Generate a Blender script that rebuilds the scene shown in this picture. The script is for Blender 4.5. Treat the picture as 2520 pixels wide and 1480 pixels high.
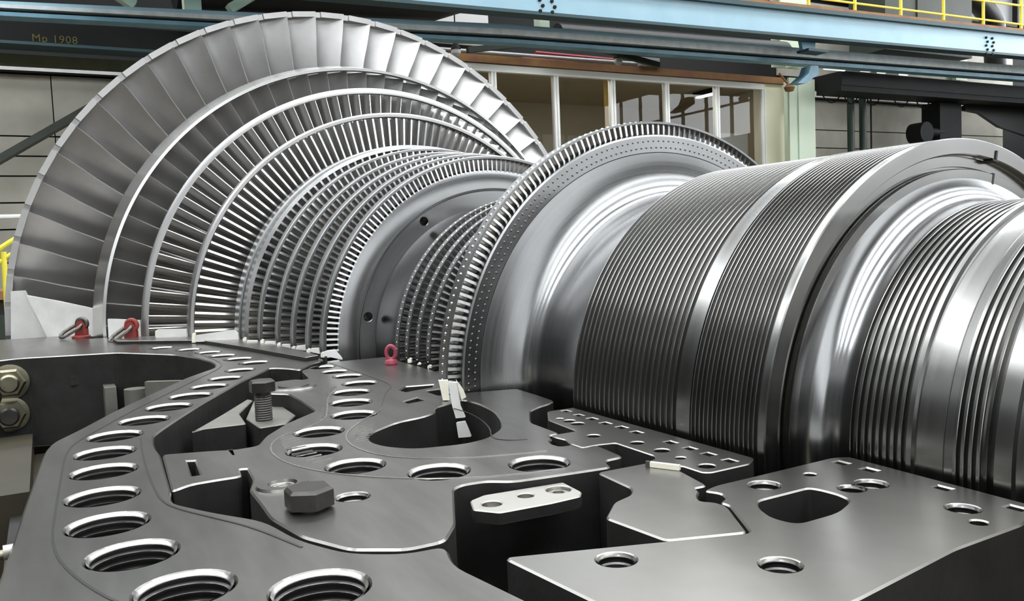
import bpy, bmesh, math, random
from math import sin, cos, pi, radians as rad
from mathutils import Vector, Matrix
random.seed(7)
for _o in list(bpy.data.objects): bpy.data.objects.remove(_o)
SC = bpy.context.scene
COL = SC.collection

DATA = {'U': (0.0, 1.0, 0.0),
 'V': (-1.0, 0.0, 0.0),
 'cam': (4.2803, -1.3375, 0.3191),
 'cf': (-0.875438, 0.478307, -0.069495),
 'cr': (0.481562, 0.875459, -0.040865),
 'cu': (-0.041294, 0.069241, 0.996745),
 'hall': {'aircon': (15.3, [(14.57, 2.725), (15.288, 2.763), (14.882, 2.349), (15.266, 1.968)]),
          'arm': (12.3, [(13.777, 3.655), (13.986, 3.668), (14.006, 3.516), (13.643, 3.302), (13.392, 3.289), (13.705, 3.498)]),
          'brace_l': (14.6, [(-0.436, 1.9), (0.11, 2.267), (1.085, 2.886)]),
          'column': (13.7, [(14.592, 3.618), (15.401, 3.662), (14.646, 1.848), (15.45, 1.855)]),
          'crane_dark': (13.6, [(-0.283, 3.527), (-0.3, 3.293), (1.874, 3.402), (-0.311, 3.13), (-0.318, 3.037), (1.198, 3.135)]),
          'drum_r': (13.2, [(18.71, 2.517), (18.938, 2.523)]),
          'duct_r': (13.6, [(20.745, 3.527), (23.263, 3.641), (20.743, 3.151), (22.179, 2.783), (23.264, 2.62)]),
          'girder': (11.6,
                     [(4.955, 3.836), (7.179, 3.903), (9.894, 3.961), (12.77, 4.028), (19.84, 4.081), (12.006, 4.361), (19.84, 4.498),
                      (12.007, 4.427), (19.84, 4.561), (19.84, 4.652)]),
          'girder_bolts': (11.55, [(7.176, 4.008), (18.588, 4.222)]),
          'green_post': (13.0, [(7.897, 4.349), (8.114, 4.369), (7.88, 3.965), (8.08, 3.982)]),
          'gusset': (11.9, [(13.033, 4.088), (13.476, 4.108), (13.447, 3.787), (13.113, 3.772)]),
          'handrail_feet': (12.0, [(13.399, 4.645), (14.719, 4.64), (16.131, 4.659), (17.545, 4.67), (18.964, 4.682), (20.411, 4.698)]),
          'handrail_mid': (12.0, [(13.97, 4.833), (14.699, 4.84), (16.107, 4.858), (17.519, 4.876), (18.95, 4.906), (20.394, 4.902)]),
          'handrail_top': (12.0, [(18.376, 5.245), (20.394, 5.33)]),
          'lamps': (14.0, [(6.717, 3.726), (10.266, 3.796)]),
          'letters': (13.5, [(0.078, 3.315), (0.646, 3.358), (0.085, 3.414)]),
          'office': (14.3,
                     [(6.916, 3.605), (6.993, 3.5), (7.075, 3.483), (7.072, 3.417), (7.597, 3.477), (8.962, 3.509), (10.312, 3.537), (11.694, 3.546),
                      (13.083, 3.568), (14.453, 3.585), (14.379, 3.599), (15.163, 3.621), (15.221, 1.868), (14.759, 3.782), (15.073, 3.617)]),
          'ofl': (15.6, [(13.561, 3.443), (14.366, 3.639)]),
          'patch': (14.9, [(6.796, 4.774), (7.87, 4.875), (7.853, 4.504), (6.652, 4.403)]),
          'pipe': (13.2, [(2.242, 3.887), (6.056, 4.242), (6.048, 4.083), (6.511, 4.372)]),
          'pipes_r': (14.0, [(16.911, 3.421), (17.051, 3.427), (17.32, 3.439), (17.477, 3.446), (17.693, 3.456)]),
          'post_r': (13.4, [(19.437, 3.63), (20.279, 3.672), (19.504, 2.425), (20.336, 2.444)]),
          'posts_tl': (13.5, [(1.998, 4.045), (2.188, 3.934), (0.957, 3.944), (1.241, 3.892), (2.701, 3.964), (3.256, 4.168)]),
          'rail_l': (12.5, [(-0.24, 3.556), (-0.243, 3.511), (-0.246, 3.467), (-0.249, 3.427), (-0.252, 3.377)]),
          'rail_m': (12.5, [(7.042, 3.881), (7.038, 3.795), (7.034, 3.702), (7.031, 3.643), (7.028, 3.584)]),
          'rail_r': (12.5, [(21.38, 4.079), (21.38, 3.893), (21.38, 3.834), (21.381, 3.746)]),
          'siren': (13.8, [(14.385, 3.476)]),
          'smallplate': (14.1, [(11.121, 3.806), (11.628, 3.838), (11.623, 3.696), (11.116, 3.667)]),
          'stair_l': (11.0,
                      [(-0.406, 0.423), (-0.305, 0.536), (-0.374, 0.431), (-0.384, 0.125), (-0.414, 0.307), (-0.331, 0.384), (-0.38, 0.789),
                       (-0.204, 0.803), (-0.45, -0.196), (-0.482, -0.646)]),
          'slits_r': (12.9,
                      [(14.924, 3.72), (15.555, 3.749), (16.087, 3.746), (16.379, 3.754), (16.635, 3.742), (16.88, 3.757), (17.379, 3.74),
                       (17.648, 3.756)]),
          'under_r': (13.0, [(14.727, 3.582), (22.236, 3.699), (14.719, 3.266), (22.237, 3.217)]),
          'upper_cols': (14.0, [(14.743, 5.415), (15.607, 5.391), (20.968, 6.021), (21.435, 5.426)]),
          'wall_band': (15.0, [(-0.351, 3.317), (-0.365, 3.119), (1.318, 3.361), (18.3, 3.681), (22.23, 3.64)]),
          'wall_joints': (15.0,
                          [(0.171, 3.149), (0.101, 2.154), (0.082, 1.876), (0.062, 1.586), (-0.182, 1.199), (-0.315, 0.833), (18.296, 3.497),
                           (18.282, 2.762), (18.274, 2.322)]),
          'yellowpost': (14.9, [(10.583, 3.537), (10.652, 2.655)])},
 'holes': {'carrier': [(2.999, -0.551, 0.007), (3.025, -0.547, 0.011), (3.053, -0.548, 0.012), (3.146, -0.578, 0.011), (3.227, -0.552, 0.011),
                       (3.287, -0.552, 0.012), (3.337, -0.558, 0.008), (3.392, -0.558, 0.012)],
           'carrier_sq': [(2.949, -0.505, 0.008), (2.995, -0.507, 0.008), (3.036, -0.506, 0.009), (3.081, -0.509, 0.009), (3.124, -0.506, 0.009),
                          (3.169, -0.509, 0.009), (3.256, -0.51, 0.009), (3.303, -0.512, 0.009), (3.345, -0.513, 0.009), (3.39, -0.514, 0.009)],
           'gland': [(3.503, -0.562, 0.02), (3.503, -0.481, 0.008), (3.576, -0.455, 0.02), (3.576, -0.49, 0.016), (3.697, -0.455, 0.018),
                     (3.734, -0.484, 0.009)],
           'gland_sq': [(3.488, -0.405, 0.009), (3.533, -0.404, 0.009), (3.636, -0.403, 0.009), (3.728, -0.408, 0.009)],
           'inner': [(2.022, -0.694, 0.034), (2.128, -0.694, 0.036), (2.228, -0.691, 0.037), (2.36, -0.704, 0.041), (2.465, -0.76, 0.043),
                     (2.585, -0.8, 0.043), (2.714, -0.836, 0.043), (2.819, -0.935, 0.043), (2.948, -0.98, 0.043), (3.085, -0.957, 0.043),
                     (3.19, -0.87, 0.043), (3.239, -0.735, 0.043)],
           'inner_small': [(3.124, -1.073, 0.016), (3.233, -1.01, 0.021), (2.309, -0.85, 0.02)],
           'outer': [(3.16, -1.291, 0.046), (3.024, -1.289, 0.046), (2.876, -1.279, 0.046), (2.744, -1.27, 0.046), (2.608, -1.246, 0.046),
                     (2.489, -1.186, 0.046), (2.367, -1.126, 0.046), (2.254, -1.066, 0.046), (2.144, -1.008, 0.043), (2.036, -0.951, 0.041),
                     (1.907, -0.889, 0.039), (1.778, -0.824, 0.042), (1.654, -0.844, 0.042), (1.529, -0.869, 0.042), (1.402, -0.888, 0.04),
                     (3.292, -1.275, 0.046), (3.425, -1.24, 0.046), (3.5, -1.13, 0.046), (3.65, -1.15, 0.046), (1.26, -0.93, 0.04),
                     (1.12, -1.0, 0.04)],
           'strap': [(3.337, -0.863, 0.013), (3.332, -0.811, 0.011)],
           'strap_screw': [(3.335, -0.763, 0.017)]},
 'plates': {'bridge': [(3.328, -0.696), (3.33, -0.614), (3.343, -0.61), (3.372, -0.598), (3.462, -0.619), (3.461, -0.641), (3.475, -0.643),
                       (3.489, -0.66), (3.506, -0.67), (3.519, -0.658), (3.538, -0.657), (3.616, -0.701), (3.586, -0.786), (3.49, -0.796),
                       (3.449, -0.755), (3.438, -0.724), (3.428, -0.712), (3.414, -0.703)],
            'carrier': [(2.929, -0.534), (2.931, -0.479), (2.93, -0.478), (3.4, -0.478), (3.419, -0.505), (3.42, -0.575), (3.413, -0.584),
                        (3.371, -0.584), (3.367, -0.594), (3.34, -0.605), (3.326, -0.608), (3.322, -0.599), (3.317, -0.587), (3.305, -0.58),
                        (3.206, -0.578), (3.199, -0.608), (3.2, -0.635), (3.166, -0.636), (3.141, -0.628), (3.117, -0.632), (3.099, -0.631),
                        (3.1, -0.612), (3.1, -0.58), (2.995, -0.572)],
            'gland': [(3.467, -0.548), (3.463, -0.394), (3.471, -0.378), (3.475, -0.372), (3.74, -0.385), (3.763, -0.452), (3.767, -0.574),
                      (3.793, -0.749), (3.793, -0.8), (3.7, -0.93), (3.53, -0.95), (3.62, -0.699), (3.538, -0.653), (3.522, -0.654), (3.515, -0.636),
                      (3.496, -0.628), (3.476, -0.639), (3.468, -0.611)],
            'gland_pocket': [(3.544, -0.615), (3.543, -0.543), (3.543, -0.528), (3.555, -0.523), (3.58, -0.521), (3.6, -0.526), (3.609, -0.535),
                             (3.627, -0.576), (3.628, -0.64), (3.598, -0.646), (3.564, -0.632)],
            'inner': [(2.039, -0.757), (2.088, -0.764), (2.182, -0.776), (2.207, -0.794), (2.182, -0.812), (2.186, -0.869), (2.263, -0.9),
                      (2.35, -0.912), (2.385, -0.88), (2.481, -0.879), (2.626, -0.886), (2.709, -0.965), (2.793, -1.021), (2.859, -1.05),
                      (2.861, -1.086), (2.844, -1.121), (2.819, -1.191), (3.058, -1.206), (3.036, -1.178), (3.035, -1.14), (3.037, -1.109),
                      (2.993, -1.104), (2.997, -1.094), (3.065, -1.1), (3.118, -1.116), (3.185, -1.117), (3.257, -1.12), (3.347, -1.105),
                      (3.416, -1.073), (3.451, -1.023), (3.452, -0.979), (3.408, -0.946), (3.338, -0.915), (3.28, -0.889), (3.269, -0.871),
                      (3.272, -0.838), (3.296, -0.81), (3.304, -0.763), (3.317, -0.663), (3.283, -0.653), (3.282, -0.617), (3.198, -0.609),
                      (3.204, -0.639), (3.171, -0.638), (3.175, -0.645), (3.172, -0.658), (3.151, -0.66), (3.13, -0.652), (3.121, -0.64),
                      (3.097, -0.635), (3.097, -0.611), (3.0, -0.607), (2.981, -0.6), (2.905, -0.557), (2.88, -0.521), (2.87, -0.496),
                      (2.849, -0.469), (2.774, -0.462), (2.676, -0.458), (2.645, -0.565), (2.64, -0.625), (2.56, -0.625), (2.55, -0.49),
                      (1.95, -0.49), (1.94, -0.64)],
            'keyslot': [(2.888, -1.163), (2.894, -1.152), (2.992, -1.159), (2.991, -1.17)],
            'keyslot2': [(2.853, -1.098), (2.856, -1.086), (2.903, -1.091), (2.9, -1.099)],
            'ledge_l': [(2.518, -1.105), (2.498, -1.078), (2.506, -0.997), (2.383, -0.987), (2.233, -0.926), (2.212, -0.935), (2.375, -1.023)],
            'ledge_r': [(2.449, -0.986), (2.566, -0.983), (2.561, -0.93), (2.486, -0.89), (2.267, -0.887), (2.235, -0.924)],
            'o1': [(2.917, -0.88), (2.882, -0.857), (2.833, -0.794), (2.821, -0.737), (2.797, -0.702), (2.755, -0.686), (2.725, -0.632),
                   (2.713, -0.606), (2.77, -0.599), (2.86, -0.61), (2.94, -0.638), (3.002, -0.67), (3.052, -0.726), (3.062, -0.771), (3.042, -0.847),
                   (2.999, -0.877), (2.961, -0.886)],
            'outer': [(1.089, -1.569), (1.038, -1.429), (1.084, -1.304), (1.141, -1.139), (1.363, -0.991), (1.53, -0.942), (1.669, -0.922),
                      (1.744, -0.925), (1.804, -0.939), (1.949, -1.035), (2.17, -1.146), (2.351, -1.235), (2.501, -1.299), (2.593, -1.343),
                      (2.643, -1.354), (2.707, -1.36), (2.781, -1.365), (3.017, -1.381), (3.19, -1.391), (3.287, -1.398), (3.399, -1.406),
                      (3.9, -1.36), (3.9, -0.98), (3.7, -0.97), (3.52, -1.0), (3.465, -0.983), (3.462, -1.028), (3.427, -1.077), (3.356, -1.11),
                      (3.264, -1.127), (3.187, -1.176), (3.121, -1.21), (3.086, -1.212), (3.062, -1.207), (2.817, -1.193), (2.765, -1.195),
                      (2.716, -1.193), (2.659, -1.187), (2.615, -1.17), (2.515, -1.126), (2.368, -1.057), (2.1, -0.918), (1.971, -0.837),
                      (1.926, -0.813), (1.946, -0.792), (1.988, -0.77), (2.028, -0.758), (1.93, -0.7), (1.88, -0.645), (1.62, -0.655), (1.45, -0.672),
                      (1.3, -0.695), (1.17, -0.72), (1.14, -0.755), (0.93, -0.76), (0.9, -0.905), (0.74, -0.91), (0.7, -1.045), (0.54, -1.05),
                      (0.5, -1.205), (0.27, -1.21), (0.2, -1.535), (-0.12, -1.535), (-0.14, -1.9)],
            'slot1': [(2.515, -0.667), (2.476, -0.634), (2.493, -0.575), (2.528, -0.592), (2.546, -0.662)],
            'slot2': [(2.646, -0.709), (2.623, -0.668), (2.666, -0.666), (2.675, -0.709)],
            'strap': [(3.309, -0.88), (3.298, -0.855), (3.31, -0.74), (3.362, -0.744), (3.377, -0.756), (3.379, -0.8), (3.374, -0.871),
                      (3.345, -0.893)],
            'strip1': [(0.78, -0.92), (0.9, -0.915), (0.93, -0.775), (1.16, -0.765), (1.19, -0.735), (1.3, -0.71), (1.45, -0.69), (1.62, -0.672),
                       (1.85, -0.655), (1.872, -0.7), (1.45, -0.78), (1.08, -0.865), (0.84, -1.12), (0.7, -1.13), (0.72, -1.06)],
            'strip2': [(1.95, -0.575), (2.1, -0.5), (2.05, -0.49), (1.95, -0.487)]},
 'pts': {'eye': (2.11, -0.531, 0.0),
         'hexbolt': (3.245, -1.069, 0.0),
         'jack': (2.493, -0.958, -0.03),
         'lightpl': (0.476, -0.918, -0.2),
         'nut1': (1.655, -1.436, 0.0),
         'nut2': (2.217, -1.42, 0.0),
         'o1v': (2.702, -0.625, 0.0),
         'shackle1': (0.43, -1.222, 0.0),
         'shackle2': (0.727, -1.063, 0.0),
         'sock': (3.568, -0.433, 0.0)},
 'tabs': {'t10': [(1.707, -0.647, 0.003), (1.706, -0.646, 0.015), (1.709, -0.641, 0.019), (1.712, -0.637, 0.016), (1.712, -0.637, 0.002)],
          't11': [(1.827, -0.638, 0.003), (1.827, -0.637, 0.016), (1.829, -0.632, 0.019), (1.832, -0.628, 0.016), (1.832, -0.629, 0.002)],
          't4': [(0.789, -0.976, 0.003), (0.787, -0.974, 0.033), (0.79, -0.969, 0.037), (0.793, -0.965, 0.034), (0.794, -0.967, 0.003)],
          't5': [(1.055, -0.883, 0.003), (1.054, -0.88, 0.035), (1.057, -0.875, 0.039), (1.059, -0.87, 0.036), (1.061, -0.872, 0.003)],
          't6': [(1.242, -0.743, 0.003), (1.241, -0.741, 0.021), (1.244, -0.736, 0.025), (1.246, -0.731, 0.022), (1.247, -0.733, 0.003)],
          't7': [(1.371, -0.711, 0.003), (1.37, -0.71, 0.022), (1.373, -0.705, 0.026), (1.375, -0.7, 0.023), (1.376, -0.702, 0.002)],
          't8': [(1.49, -0.684, 0.003), (1.489, -0.683, 0.019), (1.492, -0.678, 0.022), (1.494, -0.674, 0.02), (1.495, -0.675, 0.002)],
          't9': [(1.574, -0.659, 0.003), (1.573, -0.658, 0.012), (1.576, -0.653, 0.015), (1.579, -0.648, 0.013), (1.579, -0.649, 0.002)],
          'u1': [(2.124, -0.487, 0.002), (2.123, -0.486, 0.012), (2.126, -0.482, 0.015), (2.128, -0.477, 0.013), (2.129, -0.478, 0.002)],
          'u2': [(2.18, -0.482, 0.002), (2.18, -0.482, 0.004), (2.181, -0.478, 0.008), (2.184, -0.474, 0.005), (2.184, -0.474, 0.002)],
          'u3': [(2.255, -0.485, 0.002), (2.255, -0.484, 0.008), (2.257, -0.48, 0.01), (2.26, -0.476, 0.008), (2.26, -0.476, 0.002)]},
 'vanes': {'big_plate': [(0.185, -1.407, 0.175), (0.247, -1.297, 0.147), (0.321, -1.169, 0.109), (0.328, -1.172, -0.006), (0.236, -1.341, -0.008)],
           'big_vane': [(0.106, -1.478, -0.01), (0.097, -1.465, 0.193), (0.121, -1.421, 0.194), (0.138, -1.4, 0.131), (0.179, -1.344, -0.002),
                        (0.173, -1.356, -0.015)],
           'blade1': [(2.78, -0.666, 0.052), (2.788, -0.652, 0.05), (2.793, -0.65, 0.004), (2.799, -0.643, -0.018), (2.79, -0.658, -0.019),
                      (2.785, -0.663, 0.009)],
           'blade2': [(2.791, -0.658, -0.028), (2.799, -0.644, -0.026), (2.803, -0.639, -0.043), (2.805, -0.635, -0.056), (2.794, -0.656, -0.057)],
           'tall1': [(2.698, -0.65, 0.042), (2.707, -0.633, 0.042), (2.71, -0.634, 0.002), (2.704, -0.645, 0.002)],
           'tall2': [(2.721, -0.621, 0.043), (2.725, -0.615, 0.033), (2.729, -0.61, 0.023), (2.732, -0.606, 0.008), (2.728, -0.615, 0.003)],
           'v10': [(1.879, -0.651, 0.013), (1.88, -0.648, 0.024), (1.893, -0.622, 0.028), (1.903, -0.607, 0.007), (1.906, -0.604, -0.001)],
           'v2': [(0.587, -1.132, 0.004), (0.583, -1.13, 0.078), (0.595, -1.107, 0.077), (0.644, -1.018, 0.068), (0.649, -1.02, -0.007)],
           'v3': [(0.84, -0.985, 0.008), (0.841, -0.979, 0.042), (0.893, -0.884, 0.04), (0.897, -0.883, 0.004)],
           'v4': [(1.104, -0.885, 0.009), (1.104, -0.881, 0.032), (1.169, -0.762, 0.045), (1.175, -0.751, 0.033), (1.178, -0.749, 0.008)],
           'v5': [(1.317, -0.752, 0.006), (1.317, -0.749, 0.02), (1.333, -0.72, 0.018), (1.336, -0.717, 0.007), (1.335, -0.719, 0.0)],
           'v6': [(1.406, -0.713, 0.005), (1.407, -0.709, 0.02), (1.423, -0.679, 0.019), (1.425, -0.678, 0.002)],
           'v7': [(1.499, -0.679, 0.004), (1.5, -0.676, 0.015), (1.512, -0.654, 0.014), (1.514, -0.652, 0.001)],
           'v8': [(1.606, -0.659, 0.007), (1.606, -0.656, 0.017), (1.619, -0.632, 0.019), (1.621, -0.631, 0.001)],
           'v9': [(1.724, -0.646, 0.009), (1.725, -0.643, 0.019), (1.736, -0.623, 0.019), (1.739, -0.621, 0.001)]}}

# ------------------------------------------------------------------ camera, world, exposure
cam_d = bpy.data.cameras.new('camera'); cam_d.lens = 30.0; cam_d.sensor_width = 36.0; cam_d.sensor_fit = 'HORIZONTAL'
cam_d.clip_start = 0.02; cam_d.clip_end = 200
cam = bpy.data.objects.new('camera', cam_d); COL.objects.link(cam)
_r, _u, _f = (Vector(DATA[k]) for k in ('cr', 'cu', 'cf'))
_m = Matrix((_r, _u, -_f)).transposed().to_4x4(); _m.translation = Vector(DATA['cam'])
cam.matrix_world = _m
SC.camera = cam
world = bpy.data.worlds.new('hall_air'); SC.world = world; world.use_nodes = True
world.node_tree.nodes['Background'].inputs[0].default_value = (0.80, 0.86, 0.92, 1)
world.node_tree.nodes['Background'].inputs[1].default_value = 0.3
SC.view_settings.view_transform = 'Standard'; SC.view_settings.look = 'None'
SC.view_settings.exposure = 0.85; SC.view_settings.gamma = 1.0
SC.view_settings.use_curve_mapping = False
DAY_BACK, DAY_LEFT, FILL_RIGHT, DAY_ROOF, DAY_FRONT = 0.12, 0.30, 9.0, 5.0, 1.15   # glow strength of the hall's glazing, right side raised as wall fill
X_BACK, X_FRONT, Y_LEFT, Y_RIGHT, Z_FLOOR, Z_CEIL = -10.7, 15.0, -13.0, 26.0, -1.9, 9.2

# ------------------------------------------------------------------ materials
def nodes(name):
    m = bpy.data.materials.new(name); m.use_nodes = True
    nt = m.node_tree; b = nt.nodes['Principled BSDF']
    return m, nt, b
def mixcol(nt, fac, a, b):
    n = nt.nodes.new('ShaderNodeMix'); n.data_type = 'RGBA'
    nt.links.new(fac, n.inputs[0]); n.inputs[6].default_value = (*a, 1); n.inputs[7].default_value = (*b, 1)
    return n.outputs[2]
def noise(nt, scale, detail=4, vec=None, rough=0.55):
    n = nt.nodes.new('ShaderNodeTexNoise'); n.inputs['Scale'].default_value = scale
    n.inputs['Detail'].default_value = detail; n.inputs['Roughness'].default_value = rough
    if vec is None:
        t = nt.nodes.new('ShaderNodeTexCoord'); vec = t.outputs['Object']
    nt.links.new(vec, n.inputs['Vector'])
    return n.outputs['Fac']
def ramp(nt, fac, a, b):
    n = nt.nodes.new('ShaderNodeMapRange'); n.inputs[1].default_value = 0.3; n.inputs[2].default_value = 0.7
    n.inputs[3].default_value = a; n.inputs[4].default_value = b
    nt.links.new(fac, n.inputs[0]); return n.outputs[0]
def surf(name, a, b=None, rough=0.5, metal=0.0, scale=6.0, bump=0.0, bscale=60.0, spec=0.5, rvar=0.0, stretch=None):
    m, nt, p = nodes(name)
    p.inputs['Metallic'].default_value = metal; p.inputs['Roughness'].default_value = rough
    p.inputs['Specular IOR Level'].default_value = spec
    vec = None
    if stretch:
        t = nt.nodes.new('ShaderNodeTexCoord'); mp = nt.nodes.new('ShaderNodeMapping'); mp.inputs['Scale'].default_value = stretch
        nt.links.new(t.outputs['Object'], mp.inputs['Vector']); vec = mp.outputs[0]
    if b is None: p.inputs['Base Color'].default_value = (*a, 1)
    else: nt.links.new(mixcol(nt, ramp(nt, noise(nt, scale, 3, vec), 0, 1), a, b), p.inputs['Base Color'])
    if rvar: nt.links.new(ramp(nt, noise(nt, scale * 1.7, 5, vec), rough - rvar, rough + rvar), p.inputs['Roughness'])
    if bump:
        bn = nt.nodes.new('ShaderNodeBump'); bn.inputs['Strength'].default_value = bump; bn.inputs['Distance'].default_value = 0.01
        nt.links.new(noise(nt, bscale, 3, vec), bn.inputs['Height']); nt.links.new(bn.outputs[0], p.inputs['Normal'])
    return m
def turned(name, a, b, rough, aniso=0.5, marks=0.03, freq=260.0):
    """steel turned on a lathe: rings of fine tool marks that depend on (axial position, radius) only"""
    m, nt, p = nodes(name)
    p.inputs['Metallic'].default_value = 1.0
    t = nt.nodes.new('ShaderNodeNewGeometry'); s = nt.nodes.new('ShaderNodeSeparateXYZ'); nt.links.new(t.outputs['Position'], s.inputs[0])
    def mth(op, x, y=None):
        n = nt.nodes.new('ShaderNodeMath'); n.operation = op
        for i, v in enumerate((x, y)):
            if v is None: continue
            if isinstance(v, (int, float)): n.inputs[i].default_value = v
            else: nt.links.new(v, n.inputs[i])
        return n.outputs[0]
    r = mth('SQRT', mth('ADD', mth('MULTIPLY', s.outputs[1], s.outputs[1]), mth('MULTIPLY', s.outputs[2], s.outputs[2])))
    c = nt.nodes.new('ShaderNodeCombineXYZ'); nt.links.new(s.outputs[0], c.inputs[0]); nt.links.new(r, c.inputs[1])
    n1 = noise(nt, freq, 2, c.outputs[0]); n2 = noise(nt, 3.5, 5)
    nt.links.new(mixcol(nt, ramp(nt, n2, 0, 1), a, b), p.inputs['Base Color'])
    rr = mth('ADD', ramp(nt, n1, rough * 0.85, rough * 1.15), mth('MULTIPLY', n2, 0.06))
    nt.links.new(rr, p.inputs['Roughness'])
    if aniso:
        p.inputs['Anisotropic'].default_value = aniso
        tg = nt.nodes.new('ShaderNodeTangent'); tg.direction_type = 'RADIAL'; tg.axis = 'X'
        nt.links.new(tg.outputs[0], p.inputs['Tangent'])
    if marks <= 0: return m
    bn = nt.nodes.new('ShaderNodeBump'); bn.inputs['Strength'].default_value = marks; bn.inputs['Distance'].default_value = 0.002
    nt.links.new(n1, bn.inputs['Height']); nt.links.new(bn.outputs[0], p.inputs['Normal'])
    return m
def emit(name, col, s):
    m, nt, p = nodes(name)
    p.inputs['Base Color'].default_value = (0, 0, 0, 1)
    p.inputs['Emission Color'].default_value = (*col, 1); p.inputs['Emission Strength'].default_value = s
    return m
def glass(name):
    m = bpy.data.materials.new(name); m.use_nodes = True; nt = m.node_tree; nt.nodes.clear()
    o = nt.nodes.new('ShaderNodeOutputMaterial'); mx = nt.nodes.new('ShaderNodeMixShader')
    t = nt.nodes.new('ShaderNodeBsdfTransparent'); t.inputs[0].default_value = (0.82, 0.82, 0.80, 1)
    g = nt.nodes.new('ShaderNodeBsdfGlossy'); g.inputs['Roughness'].default_value = 0.01
    f = nt.nodes.new('ShaderNodeFresnel'); f.inputs[0].default_value = 1.28
    ge = nt.nodes.new('ShaderNodeNewGeometry'); inv = nt.nodes.new('ShaderNodeMath'); inv.operation = 'SUBTRACT'; inv.inputs[0].default_value = 1
    nt.links.new(ge.outputs['Backfacing'], inv.inputs[1]); mu = nt.nodes.new('ShaderNodeMath'); mu.operation = 'MULTIPLY'
    nt.links.new(f.outputs[0], mu.inputs[0]); nt.links.new(inv.outputs[0], mu.inputs[1]); nt.links.new(mu.outputs[0], mx.inputs[0]); nt.links.new(t.outputs[0], mx.inputs[1]); nt.links.new(g.outputs[0], mx.inputs[2])
    nt.links.new(mx.outputs[0], o.inputs[0]); return m
M = {}
M['turned'] = turned('turned_steel', (.40, .40, .40), (.34, .34, .34), .16, .4, .0)
M['drum'] = turned('labyrinth_steel', (.35, .345, .335), (.29, .285, .275), .18, .2, .0, 60.)
M['face'] = turned('disc_steel', (.35, .35, .35), (.29, .29, .29), .20, .6, .0)
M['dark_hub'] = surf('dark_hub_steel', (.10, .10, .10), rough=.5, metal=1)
M['blade_big'] = surf('blasted_blade_steel', (.56, .55, .54), (.48, .47, .46), .42, 1, 9, .03, 160)
M['blade'] = surf('polished_blade_steel', (.62, .61, .60), (.54, .53, .52), .24, 1, 9)
M['ring'] = surf('shroud_steel', (.42, .41, .40), (.36, .355, .35), .36, 1, 5, 0, 1, .5)
M['ring_bright'] = surf('bright_shroud_steel', (.80, .79, .77), (.72, .71, .69), .24, 1, 5)
M['ring_dark'] = surf('dull_shroud_steel', (.34, .34, .33), (.26, .26, .26), .32, 1, 14)
M['rivet'] = surf('rivet_steel', (.80, .79, .77), None, .16, 1)
M['flange'] = surf('ground_flange_steel', (.30, .29, .27), (.215, .205, .19), .28, 1, 3, .01, 220, stretch=(2, 9, 2))
M['flange_lt'] = surf('light_ground_steel', (.36, .35, .325), (.28, .27, .245), .29, 1, 6, .01, 240)
M['thread'] = surf('dark_thread_steel', (.16, .155, .15), None, .30, 1)  # dark even colour for threads, hole linings and scribed lines
M['chamfer'] = surf('bright_chamfer_steel', (.60, .58, .55), None, .25, 1)
M['strap'] = surf('ground_strap_steel', (.40, .385, .35), (.34, .33, .30), .40, .5, 12)
M['ledge'] = surf('oily_ledge_steel', (.20, .19, .165), (.13, .125, .11), .45, .4, 12)
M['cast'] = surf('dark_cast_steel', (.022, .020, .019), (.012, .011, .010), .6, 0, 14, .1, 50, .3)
M['bolt'] = surf('black_oxide_steel', (.075, .07, .065), (.05, .047, .043), .38, .8, 30)
M['nut'] = surf('oily_yellowed_steel', (.30, .28, .20), (.18, .165, .12), .36, 1, 18)
M['barrel'] = surf('brown_casing_paint', (.030, .024, .009), (.018, .014, .006), .55, 0, 5)
M['link'] = surf('shackle_steel', (.17, .16, .145), (.11, .10, .09), .42, .9, 40)
M['red'] = surf('worn_red_paint', (.28, .025, .02), (.14, .03, .025), .5, 0, 30)
M['pink'] = surf('pink_red_paint', (.34, .05, .08), (.24, .035, .055), .42, 0, 30)
M['vane'] = surf('milled_vane_steel', (.80, .79, .76), (.66, .65, .62), .36, .25, 12)
M['tape'] = surf('cream_plastic', (.80, .77, .66), (.70, .67, .56), .55, 0, 20)
M['wall'] = surf('beige_wall_panel', (.38, .36, .31), (.28, .27, .225), .8, 0, 1.4)
M['wall_dark'] = surf('unlit_upper_wall', (.006, .006, .006), (.003, .003, .003), .9, 0, .8)  # near-black colour stands in for the unlit hall behind the girders
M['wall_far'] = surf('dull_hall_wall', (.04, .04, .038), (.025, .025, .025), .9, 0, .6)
M['band'] = surf('off_white_cable_trunk', (.62, .62, .60), (.52, .52, .50), .6, 0, 3)
M['black'] = surf('plain_black_steel', (.004, .004, .004), (.007, .007, .007), .7, 0, 3, spec=.25)  # even near-black colour for dark steel parts
M['floor'] = surf('oily_concrete_floor', (.085, .072, .04), (.04, .036, .025), .7, 0, 2.5, .1, 30)
M['blue'] = surf('light_blue_girder_paint', (.29, .45, .53), (.245, .40, .48), .5, 0, 1.5)
M['blue2'] = surf('blue_rail_paint', (.16, .33, .42), (.10, .22, .30), .5, 0, 2.5)
M['blue_top'] = surf('worn_rail_head_steel', (.66, .72, .74), (.50, .54, .55), .45, 0, 5)
M['teal'] = surf('dark_teal_edge_paint', (.02, .055, .065), None, .6)
M['rust'] = surf('rusty_brown_beam', (.22, .095, .06), (.30, .16, .05), .8, 0, 3)
M['white'] = surf('white_window_frame', (.92, .92, .88), None, .5)
M['cream'] = surf('cream_wall_paint', (.97, .92, .72), (.94, .88, .68), .6, 0, 1)
M['green'] = surf('pale_green_column_paint', (.50, .62, .51), (.57, .62, .45), .6, 0, 3, stretch=(5, 5, .4))
M['dgreen'] = surf('dark_green_brace_paint', (.028, .036, .026), (.018, .024, .017), .6, 0, 2)
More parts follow.
